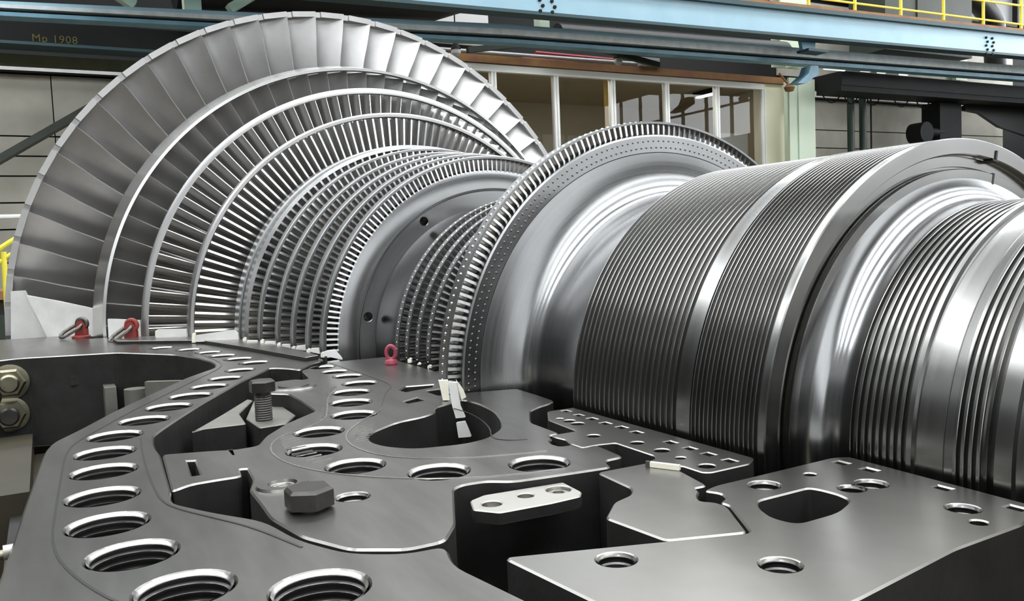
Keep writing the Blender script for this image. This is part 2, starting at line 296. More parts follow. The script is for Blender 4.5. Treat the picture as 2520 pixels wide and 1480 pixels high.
M['olive'] = surf('olive_beam_paint', (.035, .038, .008), (.02, .022, .006), .7, 0, 3)
M['yellow'] = surf('yellow_handrail_paint', (.78, .68, .06), (.68, .58, .05), .5, 0, 4)
M['room'] = surf('office_wall_paint', (.46, .40, .30), (.40, .35, .26), .9, 0, .7)
M['ochre'] = surf('ochre_door_post', (.42, .28, .07), None, .7)
M['dpipe'] = surf('dark_green_pipe', (.01, .028, .018), None, .5)
M['pipe'] = surf('dark_lagged_pipe', (.012, .010, .010), (.007, .007, .007), .5, 0, 3, spec=.3)
M['plaster'] = surf('grey_plaster', (.50, .50, .49), None, .8)
M['redpipe'] = surf('dark_red_pipe_paint', (.22, .015, .02), None, .5)
M['letter'] = surf('faded_yellow_lettering', (.10, .085, .02), None, .8)
M['conduit'] = surf('grey_conduit', (.42, .43, .44), (.30, .31, .32), .45, .4, 40)
M['glass'] = glass('window_glass')
M['day_back'] = emit('daylit_glazing_back', (.93, .97, 1.0), DAY_BACK)
M['day_left'] = emit('daylit_glazing_left', (.93, .97, 1.0), DAY_LEFT)
M['fill_right'] = emit('fill_glazing_right', (.93, .97, 1.0), FILL_RIGHT)
M['day_roof'] = emit('daylit_roof_glazing', (.93, .97, 1.0), DAY_ROOF)
M['day_front'] = emit('daylit_glazing_front', (.93, .97, 1.0), DAY_FRONT)
M['tube'] = emit('tube_and_fill_glow', (1, .98, .93), 9.0)
M['slit'] = emit('dim_gap_glow', (1, .98, .93), .55)

# ------------------------------------------------------------------ mesh helpers
def link(o, parent=None):
    COL.objects.link(o)
    if parent is not None:
        o.parent = parent; o.matrix_parent_inverse = parent.matrix_basis.inverted() if parent.parent is None else Matrix()
    return o
def finish(me, mat, angle=35):
    if mat: me.materials.append(M[mat])
    for p in me.polygons: p.use_smooth = True
    me.set_sharp_from_angle(angle=rad(angle))
def mesh(name, v, f, mat, parent=None, angle=35):
    me = bpy.data.meshes.new(name); me.from_pydata([tuple(x) for x in v], [], f); me.update()
    bm = bmesh.new(); bm.from_mesh(me); bmesh.ops.recalc_face_normals(bm, faces=bm.faces); bm.to_mesh(me); bm.free()
    finish(me, mat, angle)
    return link(bpy.data.objects.new(name, me), parent)
def empty(name, loc=(0, 0, 0)):
    o = bpy.data.objects.new(name, None); o.location = loc; o.empty_display_size = .1; COL.objects.link(o); return o
def tag(o, label, cat, group=None):
    o['label'] = label; o['category'] = cat
    if group: o['group'] = group
    return o
def struct(o): o['kind'] = 'structure'; return o
def join(parts):
    v, f = [], []
    for pv, pf in parts:
        n = len(v); v += list(pv); f += [tuple(i + n for i in q) for q in pf]
    return v, f
def box(c, s):
    x, y, z = c; a, b, h = (t / 2 for t in s)
    v = [(x + i * a, y + j * b, z + k * h) for i in (-1, 1) for j in (-1, 1) for k in (-1, 1)]
    return v, [(0, 1, 3, 2), (4, 6, 7, 5), (0, 4, 5, 1), (2, 3, 7, 6), (0, 2, 6, 4), (1, 5, 7, 3)]
def boxb(x0, x1, y0, y1, z0, z1): return box(((x0 + x1) / 2, (y0 + y1) / 2, (z0 + z1) / 2), (abs(x1 - x0), abs(y1 - y0), abs(z1 - z0)))
def bar(a, b, w, h, up=(0, 0, 1)):
    """rectangular bar from a to b, w wide sideways, h high"""
    a, b = Vector(a), Vector(b); d = (b - a).normalized(); s = d.cross(Vector(up)).normalized() * (w / 2); t = s.cross(d).normalized() * (h / 2)
    v = [p + i * s + j * t for p in (a, b) for i, j in ((-1, -1), (1, -1), (1, 1), (-1, 1))]
    return v, [(0, 1, 2, 3), (7, 6, 5, 4), (0, 4, 5, 1), (1, 5, 6, 2), (2, 6, 7, 3), (3, 7, 4, 0)]
def tube(pts, r, n=12, closed=False):
    pts = [Vector(p) for p in pts]; v, f = [], []; N = len(pts); prev = None
    rs = r if isinstance(r, (list, tuple)) else [r] * N
    for i, p in enumerate(pts):
        a = pts[(i - 1) % N] if (closed or i > 0) else p; b = pts[(i + 1) % N] if (closed or i < N - 1) else p
        d = (b - a).normalized()
        if prev is None: s = d.cross(Vector((0, 0, 1)) if abs(d.z) < .9 else Vector((1, 0, 0))).normalized()
        else: s = (prev - d * prev.dot(d)).normalized()
        prev = s; t = d.cross(s)
        v += [p + rs[i] * (cos(2 * pi * k / n) * s + sin(2 * pi * k / n) * t) for k in range(n)]
    for i in range(N if closed else N - 1):
        j = (i + 1) % N
        f += [(i * n + k, i * n + (k + 1) % n, j * n + (k + 1) % n, j * n + k) for k in range(n)]
    if not closed: f += [tuple(range(n))[::-1], tuple((N - 1) * n + k for k in range(n))]
    return v, f
def prism(poly, axis_pt, d):
    """convex or concave polygon of 3D points pushed along vector d"""
    p = [Vector(q) for q in poly]; d = Vector(d); n = len(p)
    v = p + [q + d for q in p]
    return v, [tuple(range(n)), tuple(range(2 * n - 1, n - 1, -1))] + [(i, (i + 1) % n, n + (i + 1) % n, n + i) for i in range(n)]
def lathe_x(prof, n=192, a0=0.0, a1=2 * pi, closed_prof=False):
    """revolve (x, r) about the rotor axis; angle 0 is the near (-y) side, pi/2 the top"""
    full = abs(a1 - a0 - 2 * pi) < 1e-6; m = n if full else n + 1; k = len(prof)
    v = [(x, -r * cos(a0 + (a1 - a0) * i / n), r * sin(a0 + (a1 - a0) * i / n)) for i in range(m) for x, r in prof]
    f = []
    for i in range(n):
        j = (i + 1) % m
        for q in range(k if closed_prof else k - 1):
            w = (q + 1) % k; f.append((i * k + q, j * k + q, j * k + w, i * k + w))
    return v, f
def lathe_z(prof, c, n=32, closed_prof=False, cap0=True):
    k = len(prof)
    v = [(c[0] + r * cos(2 * pi * i / n), c[1] + r * sin(2 * pi * i / n), c[2] + z) for i in range(n) for r, z in prof]
    f = []
    for i in range(n):
        j = (i + 1) % n
        for q in range(k if closed_prof else k - 1):
            w = (q + 1) % k; f.append((i * k + q, j * k + q, j * k + w, i * k + w))
    if not closed_prof:
        if cap0 and prof[0][0] > 1e-6: f.append(tuple(i * k for i in range(n)))
        if prof[-1][0] > 1e-6: f.append(tuple(i * k + k - 1 for i in range(n))[::-1])
    return v, f
def rounded(poly, r, seg=4):
    out = []; n = len(poly)
    for i in range(n):
        p0, p, p1 = (Vector(poly[(i + k) % n][:2]) for k in (-1, 0, 1))
        a, b = p0 - p, p1 - p
        t = min(r, .42 * a.length, .42 * b.length)
        A, B = p + a.normalized() * t, p + b.normalized() * t
        for s in range(seg + 1):
            q = s / seg; out.append(tuple((1 - q) ** 2 * A + 2 * q * (1 - q) * p + q * q * B))
    return out
def circle(x, y, r, n=28): return [(x + r * cos(2 * pi * i / n), y + r * sin(2 * pi * i / n)) for i in range(n)]
def diamond(x, y, r): return [(x - 1.1 * r, y - .75 * r), (x + 1.1 * r, y - .75 * r), (x + 1.1 * r, y + .75 * r), (x - 1.1 * r, y + .75 * r)]
def plate(name, outline, holes, z_top, h, mat, parent=None, bevel=.002, side='cast'):
    """flat plate with real openings: filled 2D curve, thickness h, small chamfer"""
    cu = bpy.data.curves.new(name, 'CURVE'); cu.dimensions = '2D'; cu.fill_mode = 'BOTH'
    cu.extrude = h / 2 - bevel; cu.bevel_depth = bevel; cu.offset = -bevel; cu.bevel_resolution = 0
    for poly in [outline] + list(holes):
        sp = cu.splines.new('POLY'); sp.points.add(len(poly) - 1); sp.use_cyclic_u = True
        for i, q in enumerate(poly): sp.points[i].co = (q[0], q[1], 0, 1)
    tmp = bpy.data.objects.new(name, cu); COL.objects.link(tmp)
    dg = bpy.context.evaluated_depsgraph_get(); dg.update()
    me = bpy.data.meshes.new_from_object(tmp.evaluated_get(dg)); me.name = name
    bpy.data.objects.remove(tmp); bpy.data.curves.remove(cu)
    me.transform(Matrix.Translation((0, 0, z_top - h / 2)))
    me.materials.clear(); me.materials.append(M[mat])
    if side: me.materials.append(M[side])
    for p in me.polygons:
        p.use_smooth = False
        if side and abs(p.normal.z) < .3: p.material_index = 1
    return link(bpy.data.objects.new(name, me), parent)

# ------------------------------------------------------------------ hall shell
HX = DATA['cam'][0]; HY = DATA['cam'][1]
def H(u, z, v): return (HX - v, HY + u, z)          # hall coordinates: u along the back wall, v distance from the viewer's end
def hd(k): v, p = DATA['hall'][k]; return v, p
struct(mesh('floor', *boxb(X_BACK - .3, X_FRONT + .3, Y_LEFT - .3, Y_RIGHT + .3, Z_FLOOR - .3, Z_FLOOR), 'floor'))
GL = 'day_roof'
def wall_with_bands(name, fixed, axis, a0, a1, z0, z1, bands, mat, daymat, inward):
    """a hall wall split around horizontal window bands; each band a window with panes and glazing bars"""
    zs = [z0] + [z for b in bands for z in b] + [z1]
    parts = []
    for i in range(0, len(zs), 2):
        t = .3
        if axis == 'y': parts.append(boxb(fixed, fixed - inward * t, a0, a1, zs[i], zs[i + 1]))
        else: parts.append(boxb(a0, a1, fixed, fixed - inward * t, zs[i], zs[i + 1]))
    return struct(mesh(name, *join(parts), mat))
WN = [0]
def window_band(fixed, axis, a0, a1, z0, z1, daymat, inward, step=1.6):
    WN[0] += 1
    nm = 'window_%d' % WN[0]
    bars = []; n = max(2, int(round((a1 - a0) / step)))
    for i in range(n + 1):
        a = a0 + (a1 - a0) * i / n
        bars.append(boxb(fixed - inward * .1, fixed + inward * .05, a - .04, a + .04, z0, z1) if axis == 'y' else boxb(a - .04, a + .04, fixed - inward * .1, fixed + inward * .05, z0, z1))
    for z in (z0 + .04, (z0 + z1) / 2, z1 - .04):
        bars.append(boxb(fixed - inward * .1, fixed + inward * .05, a0, a1, z - .04, z + .04) if axis == 'y' else boxb(a0, a1, fixed - inward * .1, fixed + inward * .05, z - .04, z + .04))
    o = struct(mesh(nm, *join(bars), 'black'))
    pb = boxb(fixed - inward * .14, fixed - inward * .10, a0, a1, z0, z1) if axis == 'y' else boxb(a0, a1, fixed - inward * .14, fixed - inward * .10, z0, z1)
    mesh('pane', *pb, daymat, o)
    return o
# back wall: near-black upper part behind the crane girders, glazing band above it
BZ0, BZ1 = 5.9, 8.6
xb = X_BACK
OY0, OY1 = HY + 5.2, HY + 15.2
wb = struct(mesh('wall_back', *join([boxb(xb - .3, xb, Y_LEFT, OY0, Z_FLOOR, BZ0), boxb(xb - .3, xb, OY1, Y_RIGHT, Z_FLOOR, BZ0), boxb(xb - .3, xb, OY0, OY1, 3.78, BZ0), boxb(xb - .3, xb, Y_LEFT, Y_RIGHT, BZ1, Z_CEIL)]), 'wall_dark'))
window_band(xb, 'y', Y_LEFT + .5, Y_RIGHT - .5, BZ0, BZ1, 'day_back', 1)
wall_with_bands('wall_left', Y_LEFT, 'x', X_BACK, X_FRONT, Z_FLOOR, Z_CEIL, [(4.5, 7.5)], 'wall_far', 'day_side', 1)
window_band(Y_LEFT, 'x', X_BACK + .5, X_FRONT - .5, 4.5, 7.5, 'day_left', 1)
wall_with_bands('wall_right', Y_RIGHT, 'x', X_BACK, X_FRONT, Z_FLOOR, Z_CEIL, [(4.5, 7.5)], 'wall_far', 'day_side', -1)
window_band(Y_RIGHT, 'x', X_BACK + .5, X_FRONT - .5, 4.5, 7.5, 'fill_right', -1)  # unseen glazing, glow raised to fill the back wall and right-hand blades
wall_with_bands('wall_front', X_FRONT, 'y', Y_LEFT, Y_RIGHT, Z_FLOOR, Z_CEIL, [(0.8, 6.0)], 'wall_far', 'day_front', -1)
window_band(X_FRONT, 'y', Y_LEFT + .5, Y_RIGHT - .5, 0.8, 6.0, 'day_front', -1)
# roof with glazed strips across the hall
strips = [(-10.5, -7.6), (-5.0, -2.8), (-.8, 1.4), (3.4, 5.6), (7.6, 9.8), (11.8, 13.6)]
edges = [X_BACK] + [x for s in strips for x in s] + [X_FRONT]
roof = struct(mesh('ceiling', *join([boxb(edges[i], edges[i + 1], Y_LEFT, Y_RIGHT, Z_CEIL, Z_CEIL + .3) for i in range(0, len(edges), 2)]), 'wall_far'))
for a, b in strips:
    WN[0] += 1
    n = 26
    o = struct(mesh('window_%d' % WN[0], *join([boxb(a, b, Y_LEFT + (Y_RIGHT - Y_LEFT) * i / n - .05, Y_LEFT + (Y_RIGHT - Y_LEFT) * i / n + .05, Z_CEIL - .02, Z_CEIL + .2) for i in range(n + 1)]), 'black'))
    mesh('pane', *boxb(a, b, Y_LEFT, Y_RIGHT, Z_CEIL + .22, Z_CEIL + .26), 'day_roof', o)

# beige cladding panels on the back wall, each a piece of its own
def panel_rows(u0, u1, zs, step):
    n = max(1, int(round((u1 - u0) / step)))
    for i in range(len(zs) - 1):
        for k in range(n):
            a = u0 + (u1 - u0) * k / n + .008; b = u0 + (u1 - u0) * (k + 1) / n - .008
            mesh('panel', *boxb(xb, xb + .05 + random.uniform(0, .012), HY + a, HY + b, zs[i + 1] + .012, zs[i] - .012), 'wall', wb)
panel_rows(-6.0, 6.6, [3.13, 2.2, 1.9, 1.6, 1.2, .8, .3, -.4, -1.2, Z_FLOOR], 3.2)
panel_rows(15.6, 24.5, [3.48, 2.74, 2.3, 1.8, 1.2, .4, -.6, Z_FLOOR], 3.0)
mesh('cable_trunk', *join([boxb(xb, xb + .16, HY - 6, HY + 6.6, 3.16, 3.36)]), 'band', wb)
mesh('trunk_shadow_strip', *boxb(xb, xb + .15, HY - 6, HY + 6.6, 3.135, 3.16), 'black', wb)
mesh('cable_trunk', *boxb(xb, xb + .16, HY + 15.7, HY + 24.4, 3.51, 3.74), 'band', wb)
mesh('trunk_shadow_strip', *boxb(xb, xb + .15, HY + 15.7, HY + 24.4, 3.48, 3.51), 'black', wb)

# crane rail beam
def chain(pts_list, w, offs):
    """beam along measured points; offs = list of (dx, z0, z1) rectangles relative to the point"""
    return None
v, L = hd('rail_l'); _, Mi = hd('rail_m'); _, R_ = hd('rail_r')
def rail_strip(i0, i1, k0, k1, x0, x1, lo=-6.5):
    P = [((L[0][0]), L[i0][1], L[i1][1]), (Mi[0][0], Mi[i0][1], Mi[i1][1]), (R_[0][0], R_[k0][1], R_[k1][1])]
    sl = [(P[1][j] - P[0][j]) / (P[1][0] - P[0][0]) for j in (1, 2)]
    P = [(lo, P[0][1] + sl[0] * (lo - P[0][0]), P[0][2] + sl[1] * (lo - P[0][0]))] + P
    sr = [(P[3][j] - P[2][j]) / (P[3][0] - P[2][0]) for j in (1, 2)]
    P.append((25, P[3][1] + sr[0] * (25 - P[3][0]), P[3][2] + sr[1] * (25 - P[3][0])))
    vv, ff = [], []
    for u, za, zb_ in P:
        vv += [(x0, HY + u, zb_), (x1, HY + u, zb_), (x1, HY + u, za), (x0, HY + u, za)]
    for i in range(len(P) - 1):
        ff += [(i * 4 + k, i * 4 + (k + 1) % 4, i * 4 + 4 + (k + 1) % 4, i * 4 + 4 + k) for k in range(4)]
    n = len(P) - 1
    ff += [(3, 2, 1, 0), (n * 4, n * 4 + 1, n * 4 + 2, n * 4 + 3)]
    return vv, ff
xr = HX - v
rb = empty('crane_rail', (xr, HY + 8, 3.4)); tag(rb, 'long worn crane rail beam with blue lower flange crossing the hall behind the rotor', 'beam')
mesh('upper_flange', *rail_strip(0, 1, 0, 0, xr - .25, xr), 'blue', rb)
mesh('rail_head', *rail_strip(1, 2, 0, 1, xr - .25, xr + .03), 'blue_top', rb)
mesh('web', *rail_strip(2, 3, 1, 2, xr - .16, xr - .12), 'black', rb)
mesh('lower_flange', *rail_strip(3, 4, 2, 3, xr - .25, xr), 'blue2', rb)
# upper blue girder
v, G = hd('girder'); xg = HX - v
gt = empty('crane_girder', (xg, HY + 10, 4.0)); tag(gt, 'light blue plate girder under the yellow handrail at the top right', 'girder')
gz = lambda u, a, b: a[1] + (b[1] - a[1]) * (u - a[0]) / (b[0] - a[0])
u0, u1 = .5, 25.
def gbox(z0f, z1f, x0, x1):
    vv = []
    for u in (u0, u1): vv += [(x0, HY + u, z0f(u)), (x1, HY + u, z0f(u)), (x1, HY + u, z1f(u)), (x0, HY + u, z1f(u))]
    return vv, [(3, 2, 1, 0), (4, 5, 6, 7)] + [(k, (k + 1) % 4, 4 + (k + 1) % 4, 4 + k) for k in range(4)]
bot = lambda u: gz(u, G[0], G[4]); top = lambda u: gz(u, G[5], G[6]); tp2 = lambda u: top(u) + .075
mesh('web', *gbox(bot, top, xg - .12, xg - .04), 'blue', gt)
mesh('top_flange', *gbox(top, tp2, xg - .3, xg + .06), 'teal', gt)
mesh('walkway_edge', *gbox(tp2, lambda u: tp2(u) + .06, xg - .9, xg + .03), 'rust', gt)
mesh('bottom_flange', *gbox(lambda u: bot(u) - .05, bot, xg - .3, xg - .02), 'teal', gt)
vb, B = hd('girder_bolts')
for (bu, bz), rows in zip(B, (3, 5)):
    bl = []
    for i in range(rows):
        for j in (-1, 1):
            bl.append(lathe_z([(.028, -.02), (.028, .02)], (0, 0, 0), 6))
            c = Vector((xg - .03, HY + bu + j * .11 + (i % 2) * .05, bz + (i - rows / 2) * .085))
            bl[-1] = ([(c.x + p[2], c.y + p[0], c.z + p[1]) for p in bl[-1][0]], bl[-1][1])
    mesh('splice_bolts', *join(bl), 'black', gt)['kind'] = 'stuff'
# gusset above the rail, arm below it, at the column
v, q = hd('gusset'); x = HX - v
g = empty('rail_bracket', (x, HY + q[0][0], 3.8)); tag(g, 'blue tapered gusset bracket between girder and crane rail, above the green column', 'bracket')
mesh('gusset_plate', *prism([(x, HY + a, b) for a, b in q], None, (-.08, 0, 0)), 'blue2', g)
mesh('foot_plate', *boxb(x - .2, x + .1, HY + q[3][0] + .05, HY + q[2][0] + .25, q[2][1] - .05, q[2][1]), 'teal', g)
v, q = hd('arm'); x = HX - v
g = mesh('support_arm', *prism([(x, HY + a, b - .07) for a, b in q], None, (-.25, 0, 0)), 'blue2'); tag(g, 'curved blue support arm below the crane rail at the green column', 'bracket')
# yellow handrail on the girder walkway
v, F_ = hd('handrail_feet'); _, MR = hd('handrail_mid'); _, TR = hd('handrail_top'); x = HX - v
g = empty('handrail', (x, HY + 17, 4.65)); tag(g, 'yellow tubular handrail along the walkway on top of the light blue girder', 'handrail')
for u, z in F_ + [(21.8, 4.71), (23.2, 4.72)]: mesh('post', *tube([(x, HY + u, tp2(u) + .061), (x, HY + u, z + .75)], .034, 10), 'yellow', g)
mesh('mid_rail', *tube([(x, HY + 12.2, 4.80), (x, HY + 24, 4.92)], .022, 10), 'yellow', g)
mesh('top_rail', *tube([(x, HY + 12.2, 5.18), (x, HY + 24, 5.37)], .025, 10), 'yellow', g)
# columns above, beyond the walkway
v, q = hd('upper_cols'); x = HX - v
for (a, b), lab in (((q[0][0], q[1][0]), 'pale green upper column at the left end of the yellow handrail'), ((q[2][0], q[3][0]), 'pale green upper column behind the yellow handrail at the right')):
    c = mesh('upper_column', *join([boxb(x - .3, x - .26, HY + a, HY + b, 4.0, Z_CEIL), boxb(x - .04, x, HY + a, HY + b, 4.0, Z_CEIL), boxb(x - .26, x - .04, HY + (a + b) / 2 - .03, HY + (a + b) / 2 + .03, 4.0, Z_CEIL)]), 'green'); tag(c, lab, 'column')
# plaster patches and ducts behind the upper walkway at right
pw = mesh('upper_wall_patch', *boxb(xb, xb + .04, HY + 15.6, HY + 25, 4.0, 5.8), 'wall'); pw['kind'] = 'structure'; pw.name = 'trim_1'
for yy in (HY + 17.0, HY + 19.2):
    pass
d = mesh('ventilation_duct', *tube([(HX - 14.2, HY + 20.9, 6.6), (HX - 14.2, HY + 22.3, 6.1), (HX - 14.2, HY + 22.9, 5.7), (HX - 14.2, HY + 23.0, 4.4)], .28, 14), 'pipe'); tag(d, 'dark bent ventilation pipe above the walkway at far right', 'pipe')
d = mesh('plant_cabinet', *join([boxb(HX - 14.2, HX - 13.2, HY + 17.2, HY + 20.4, 4.35, 6.4), boxb(HX - 13.2, HX - 13.17, HY + 18.3, HY + 18.4, 4.4, 6.2)]), 'dgreen'); tag(d, 'dark green cabinet on the walkway behind the yellow handrail', 'cabinet')
# big black pipe, plaster patch, posts and braces at the top
v, q = hd('pipe'); x = HX - v
rr = .42; zc = q[2][1] + rr
d = mesh('lagged_pipe', *tube([(x - .25, HY + q[0][0] - .3, zc - .2), (x - .25, HY + q[1][0], zc), (x - .25, HY + q[1][0] + .35, zc + .12), (x - .25, HY + q[1][0] + .6, zc + .45), (x - .25, HY + q[1][0] + .7, zc + 1.3)], rr, 20), 'pipe'); tag(d, 'large black lagged pipe with an upward bend above the bladed disc', 'pipe')
d = mesh('lagged_pipe', *tube([(HX - 13.6, HY + 8.6, 4.05), (HX - 13.6, HY + 14.4, 4.15)], .24, 16), 'pipe'); tag(d, 'dark lagged pipe between the blue girder and the crane rail', 'pipe')
v, q = hd('patch'); d = mesh('trim_2', *boxb(xb, xb + .08, HY + q[0][0] - 1.2, HY + q[1][0], q[2][1] - .4, q[0][1] + .3), 'plaster'); d['kind'] = 'structure'
v, q = hd('green_post'); x = HX - v; d = mesh('hanger_post', *boxb(x - .2, x, HY + q[2][0], HY + q[3][0], q[2][1] - .1, q[0][1] + .8), 'green'); tag(d, 'pale green hanger post between blue girder and crane rail', 'post')
v, q = hd('posts_tl'); x = HX - 12.80
d = mesh('hanger_post', *boxb(x - .2, x, HY + q[0][0] - .02, HY + q[1][0] + .02, q[1][1] - .3, q[0][1] + 1.2), 'green'); tag(d, 'pale green hanger post at the top left above the crane rail', 'post')
for a, b, lab in (((q[2][0] - .5, q[2][1] + .4), (q[3][0] + .1, q[3][1] - .15), 'pale green diagonal brace sloping down right at the top left'), ((q[4][0] - .1, q[4][1] - .15), (q[5][0] + .4, q[5][1] + .35), 'pale green diagonal brace rising right at the top, left of the big black pipe')):
    d = mesh('brace', *bar((x - .1, HY + a[0], a[1]), (x - .1, HY + b[0], b[1]), .12, .2, up=(1, 0, 0)), 'green'); tag(d, lab, 'brace')
# dark crane girder with stencilled letters, left
v, q = hd('crane_dark'); x = HX - v
cg = empty('stencilled_girder', (x, HY + 2, 3.3)); tag(cg, 'black crane girder with stencilled lettering behind the disc at upper left', 'girder')
mesh('web', *boxb(x - .25, x, HY - 5, HY + 6.2, 3.31, 3.62), 'black', cg)
mesh('lower_flange', *boxb(x - .35, x + .06, HY - 5, HY + 6.2, 3.27, 3.31), 'teal', cg)
ft = bpy.data.curves.new('stencil', 'FONT'); ft.body = 'Mp 1908'; ft.size = .145; ft.extrude = .004; ft.space_character = 1.12
tmp = bpy.data.objects.new('stencil', ft); COL.objects.link(tmp)
dg = bpy.context.evaluated_depsgraph_get(); dg.update(); tm = bpy.data.meshes.new_from_object(tmp.evaluated_get(dg)); bpy.data.objects.remove(tmp)
vq, lq = hd('letters')
tm.transform(Matrix(((0, 0, 1, x + .004), (1, 0, 0, HY + lq[0][0] * v / vq), (0, 1, 0, 3.33), (0, 0, 0, 1)))); tm.materials.clear(); tm.materials.append(M['letter'])
link(bpy.data.objects.new('lettering', tm), cg)
d = mesh('olive_beam', *boxb(x - .55, x - .36, HY - 5, HY + 5, 3.08, 3.22), 'olive'); tag(d, 'olive green horizontal beam under the stencilled black girder at left', 'beam')
v, q = hd('brace_l'); x = HX - v
d = mesh('diagonal_brace', *bar((x + .1, HY + q[0][0] - 2.2, q[0][1] - 1.5), (x + .1, HY + q[2][0] + 1.5, q[2][1] + .85), .10, .36, up=(1, 0, 0)), 'dgreen'); tag(d, 'dark green diagonal brace in front of the beige wall at left', 'brace')

# office with glazed front
v, q = hd('office'); x = HX - v
yo0, yo1 = HY + 5.2, HY + 14.40; zt = 3.50; zb = -.6
of = empty('window_90', (x, (yo0 + yo1) / 2, zb)); of.name = 'office_front'
tag(of, 'glazed office front with white mullions behind the rotor, above mid-hall', 'window')
mull = [6.22] + [q[i][0] for i in (4, 5, 6, 7, 8, 9)]
mesh('head_rail', *boxb(x - .06, x + .06, yo0, yo1 + .05, zt - .02, zt + .11), 'white', of)
mesh('sill', *boxb(x - .06, x + .08, yo0, yo1 + .05, .2, .34), 'white', of)
mesh('parapet', *boxb(x - .1, x, yo0, yo1 + .05, Z_FLOOR, .2), 'cream', of)
for u in [5.25] + mull:
    mesh('mullion', *boxb(x - .06, x + .05, HY + u - .055, HY + u - .008, .34, zt - .02), 'white', of)
    mesh('mullion', *boxb(x - .06, x + .05, HY + u + .008, HY + u + .055, .34, zt - .02), 'white', of)
ml = [5.25] + mull
for a, b in zip(ml[:-1], ml[1:]): mesh('pane', *boxb(x - .012, x, HY + a + .057, HY + b - .057, .34, zt - .02), 'glass', of)
# office room
OX = xb - 3.2
struct(mesh('trim_3', *join([boxb(OX - .05, OX, OY0, OY1, Z_FLOOR, 3.7), boxb(OX, x - .12, OY0, OY1, 3.66, 3.7), boxb(OX, x - .12, OY0, OY0 + .05, Z_FLOOR, 3.66), boxb(OX, x - .32, OY1 - .05, OY1, Z_FLOOR, 3.66), boxb(OX, x - .12, OY0, OY1, -.2, -.15)]), 'room'))
vl, ql = hd('ofl')
lm = empty('office_lamp_or_fill', (xb - .8, HY + 13.6, 3.45)); tag(lm, 'fluorescent ceiling lamp inside the office seen through the right panes', 'lamp')
mesh('housing', *bar((xb - .9, HY + 13.9, 3.60), (xb - .2, HY + 13.9, 3.60), .22, .10), 'black', lm)
mesh('diffuser', *bar((xb - .85, HY + 13.9, 3.535), (xb - .25, HY + 13.9, 3.535), .12, .03), 'tube', lm)
for k_, yy_ in enumerate((6.5, 9.3, 12.0)):  # hidden fill panels added to brighten the office interior
    l2 = mesh('office_lamp_or_fill', *boxb(x - .50, x - .16, HY + yy_ - .5, HY + yy_ + .5, 3.62, 3.66), 'tube'); tag(l2, 'added unseen fill light panel on the office ceiling, %s from the left' % ('first', 'second', 'third')[k_], 'lamp', 'added office fill lights')
d = mesh('door_post', *boxb(xb - .02, xb + .07, HY + 10.60, HY + 10.76, -.15, 3.66), 'ochre'); tag(d, 'ochre door post inside the office, behind the middle pane', 'post')
ac = empty('filing_unit', (xb + .3, HY + 13.9, -.15)); tag(ac, 'white office cabinet behind the last pane, next to the cream wall', 'cabinet')
mesh('body', *boxb(xb - .1, xb + .3, HY + 13.5, HY + 14.35, -.15, 2.55), 'plaster', ac)
mesh('front_panel', *boxb(xb + .3, xb + .33, HY + 13.36, HY + 13.75, .2, 2.3), 'black', ac)
mesh('drawer', *boxb(xb + .3, xb + .34, HY + 13.40, HY + 13.70, 1.75, 2.15), 'plaster', ac)
d = mesh('header_beam', *boxb(x - .12, x + .1, yo0, HY + 15.05, zt + .125, zt + .265), 'rust'); tag(d, 'rusty brown header beam over the white office windows', 'beam')
d = mesh('cable_conduit', *tube([(x + .06, yo0, zt + .31), (x + .06, HY + 10.9, zt + .33)], .035, 10), 'conduit'); tag(d, 'grey ribbed conduit lying on the rusty header beam', 'conduit')
d = mesh('junction_box', *boxb(x + .03, x + .13, HY + 10.95, HY + 11.45, zt + .28, zt + .46), 'conduit'); tag(d, 'grey junction box on the rusty header beam', 'box')
wc = struct(mesh('trim_4', *boxb(x - .3, x + .02, HY + 14.47, HY + 15.18, Z_FLOOR, 3.62), 'cream'))
v2, q2 = hd('column'); x2 = HX - v2
cc = empty('column', (x2, HY + 15, Z_FLOOR)); tag(cc, 'pale green riveted steel column right of the cream wall', 'column')
ca, cb = HY + q2[2][0], HY + q2[3][0]
mesh('front_flange', *boxb(x2 - .05, x2, ca, cb, Z_FLOOR, 3.66), 'green', cc)
mesh('side_web', *boxb(x2 - .5, x2 - .05, (ca + cb) / 2 - .04, (ca + cb) / 2 + .04, Z_FLOOR, 3.66), 'green', cc)
mesh('cover_strip', *boxb(x2, x2 + .025, ca + .26, cb - .30, Z_FLOOR, 3.6), 'green', cc)
d = mesh('siren', *join([lathe_z([(.0, -.10), (.09, -.08), (.12, 0), (.06, .06), (0, .09)], (x2 + .1, HY + 14.55, 3.42), 14), tube([(x2 + .1, HY + 14.5, 3.5), (x2 + .05, HY + 14.3, 3.72)], .025, 8)]), 'rust'); tag(d, 'small rusty siren hanging at the top of the cream wall', 'siren')
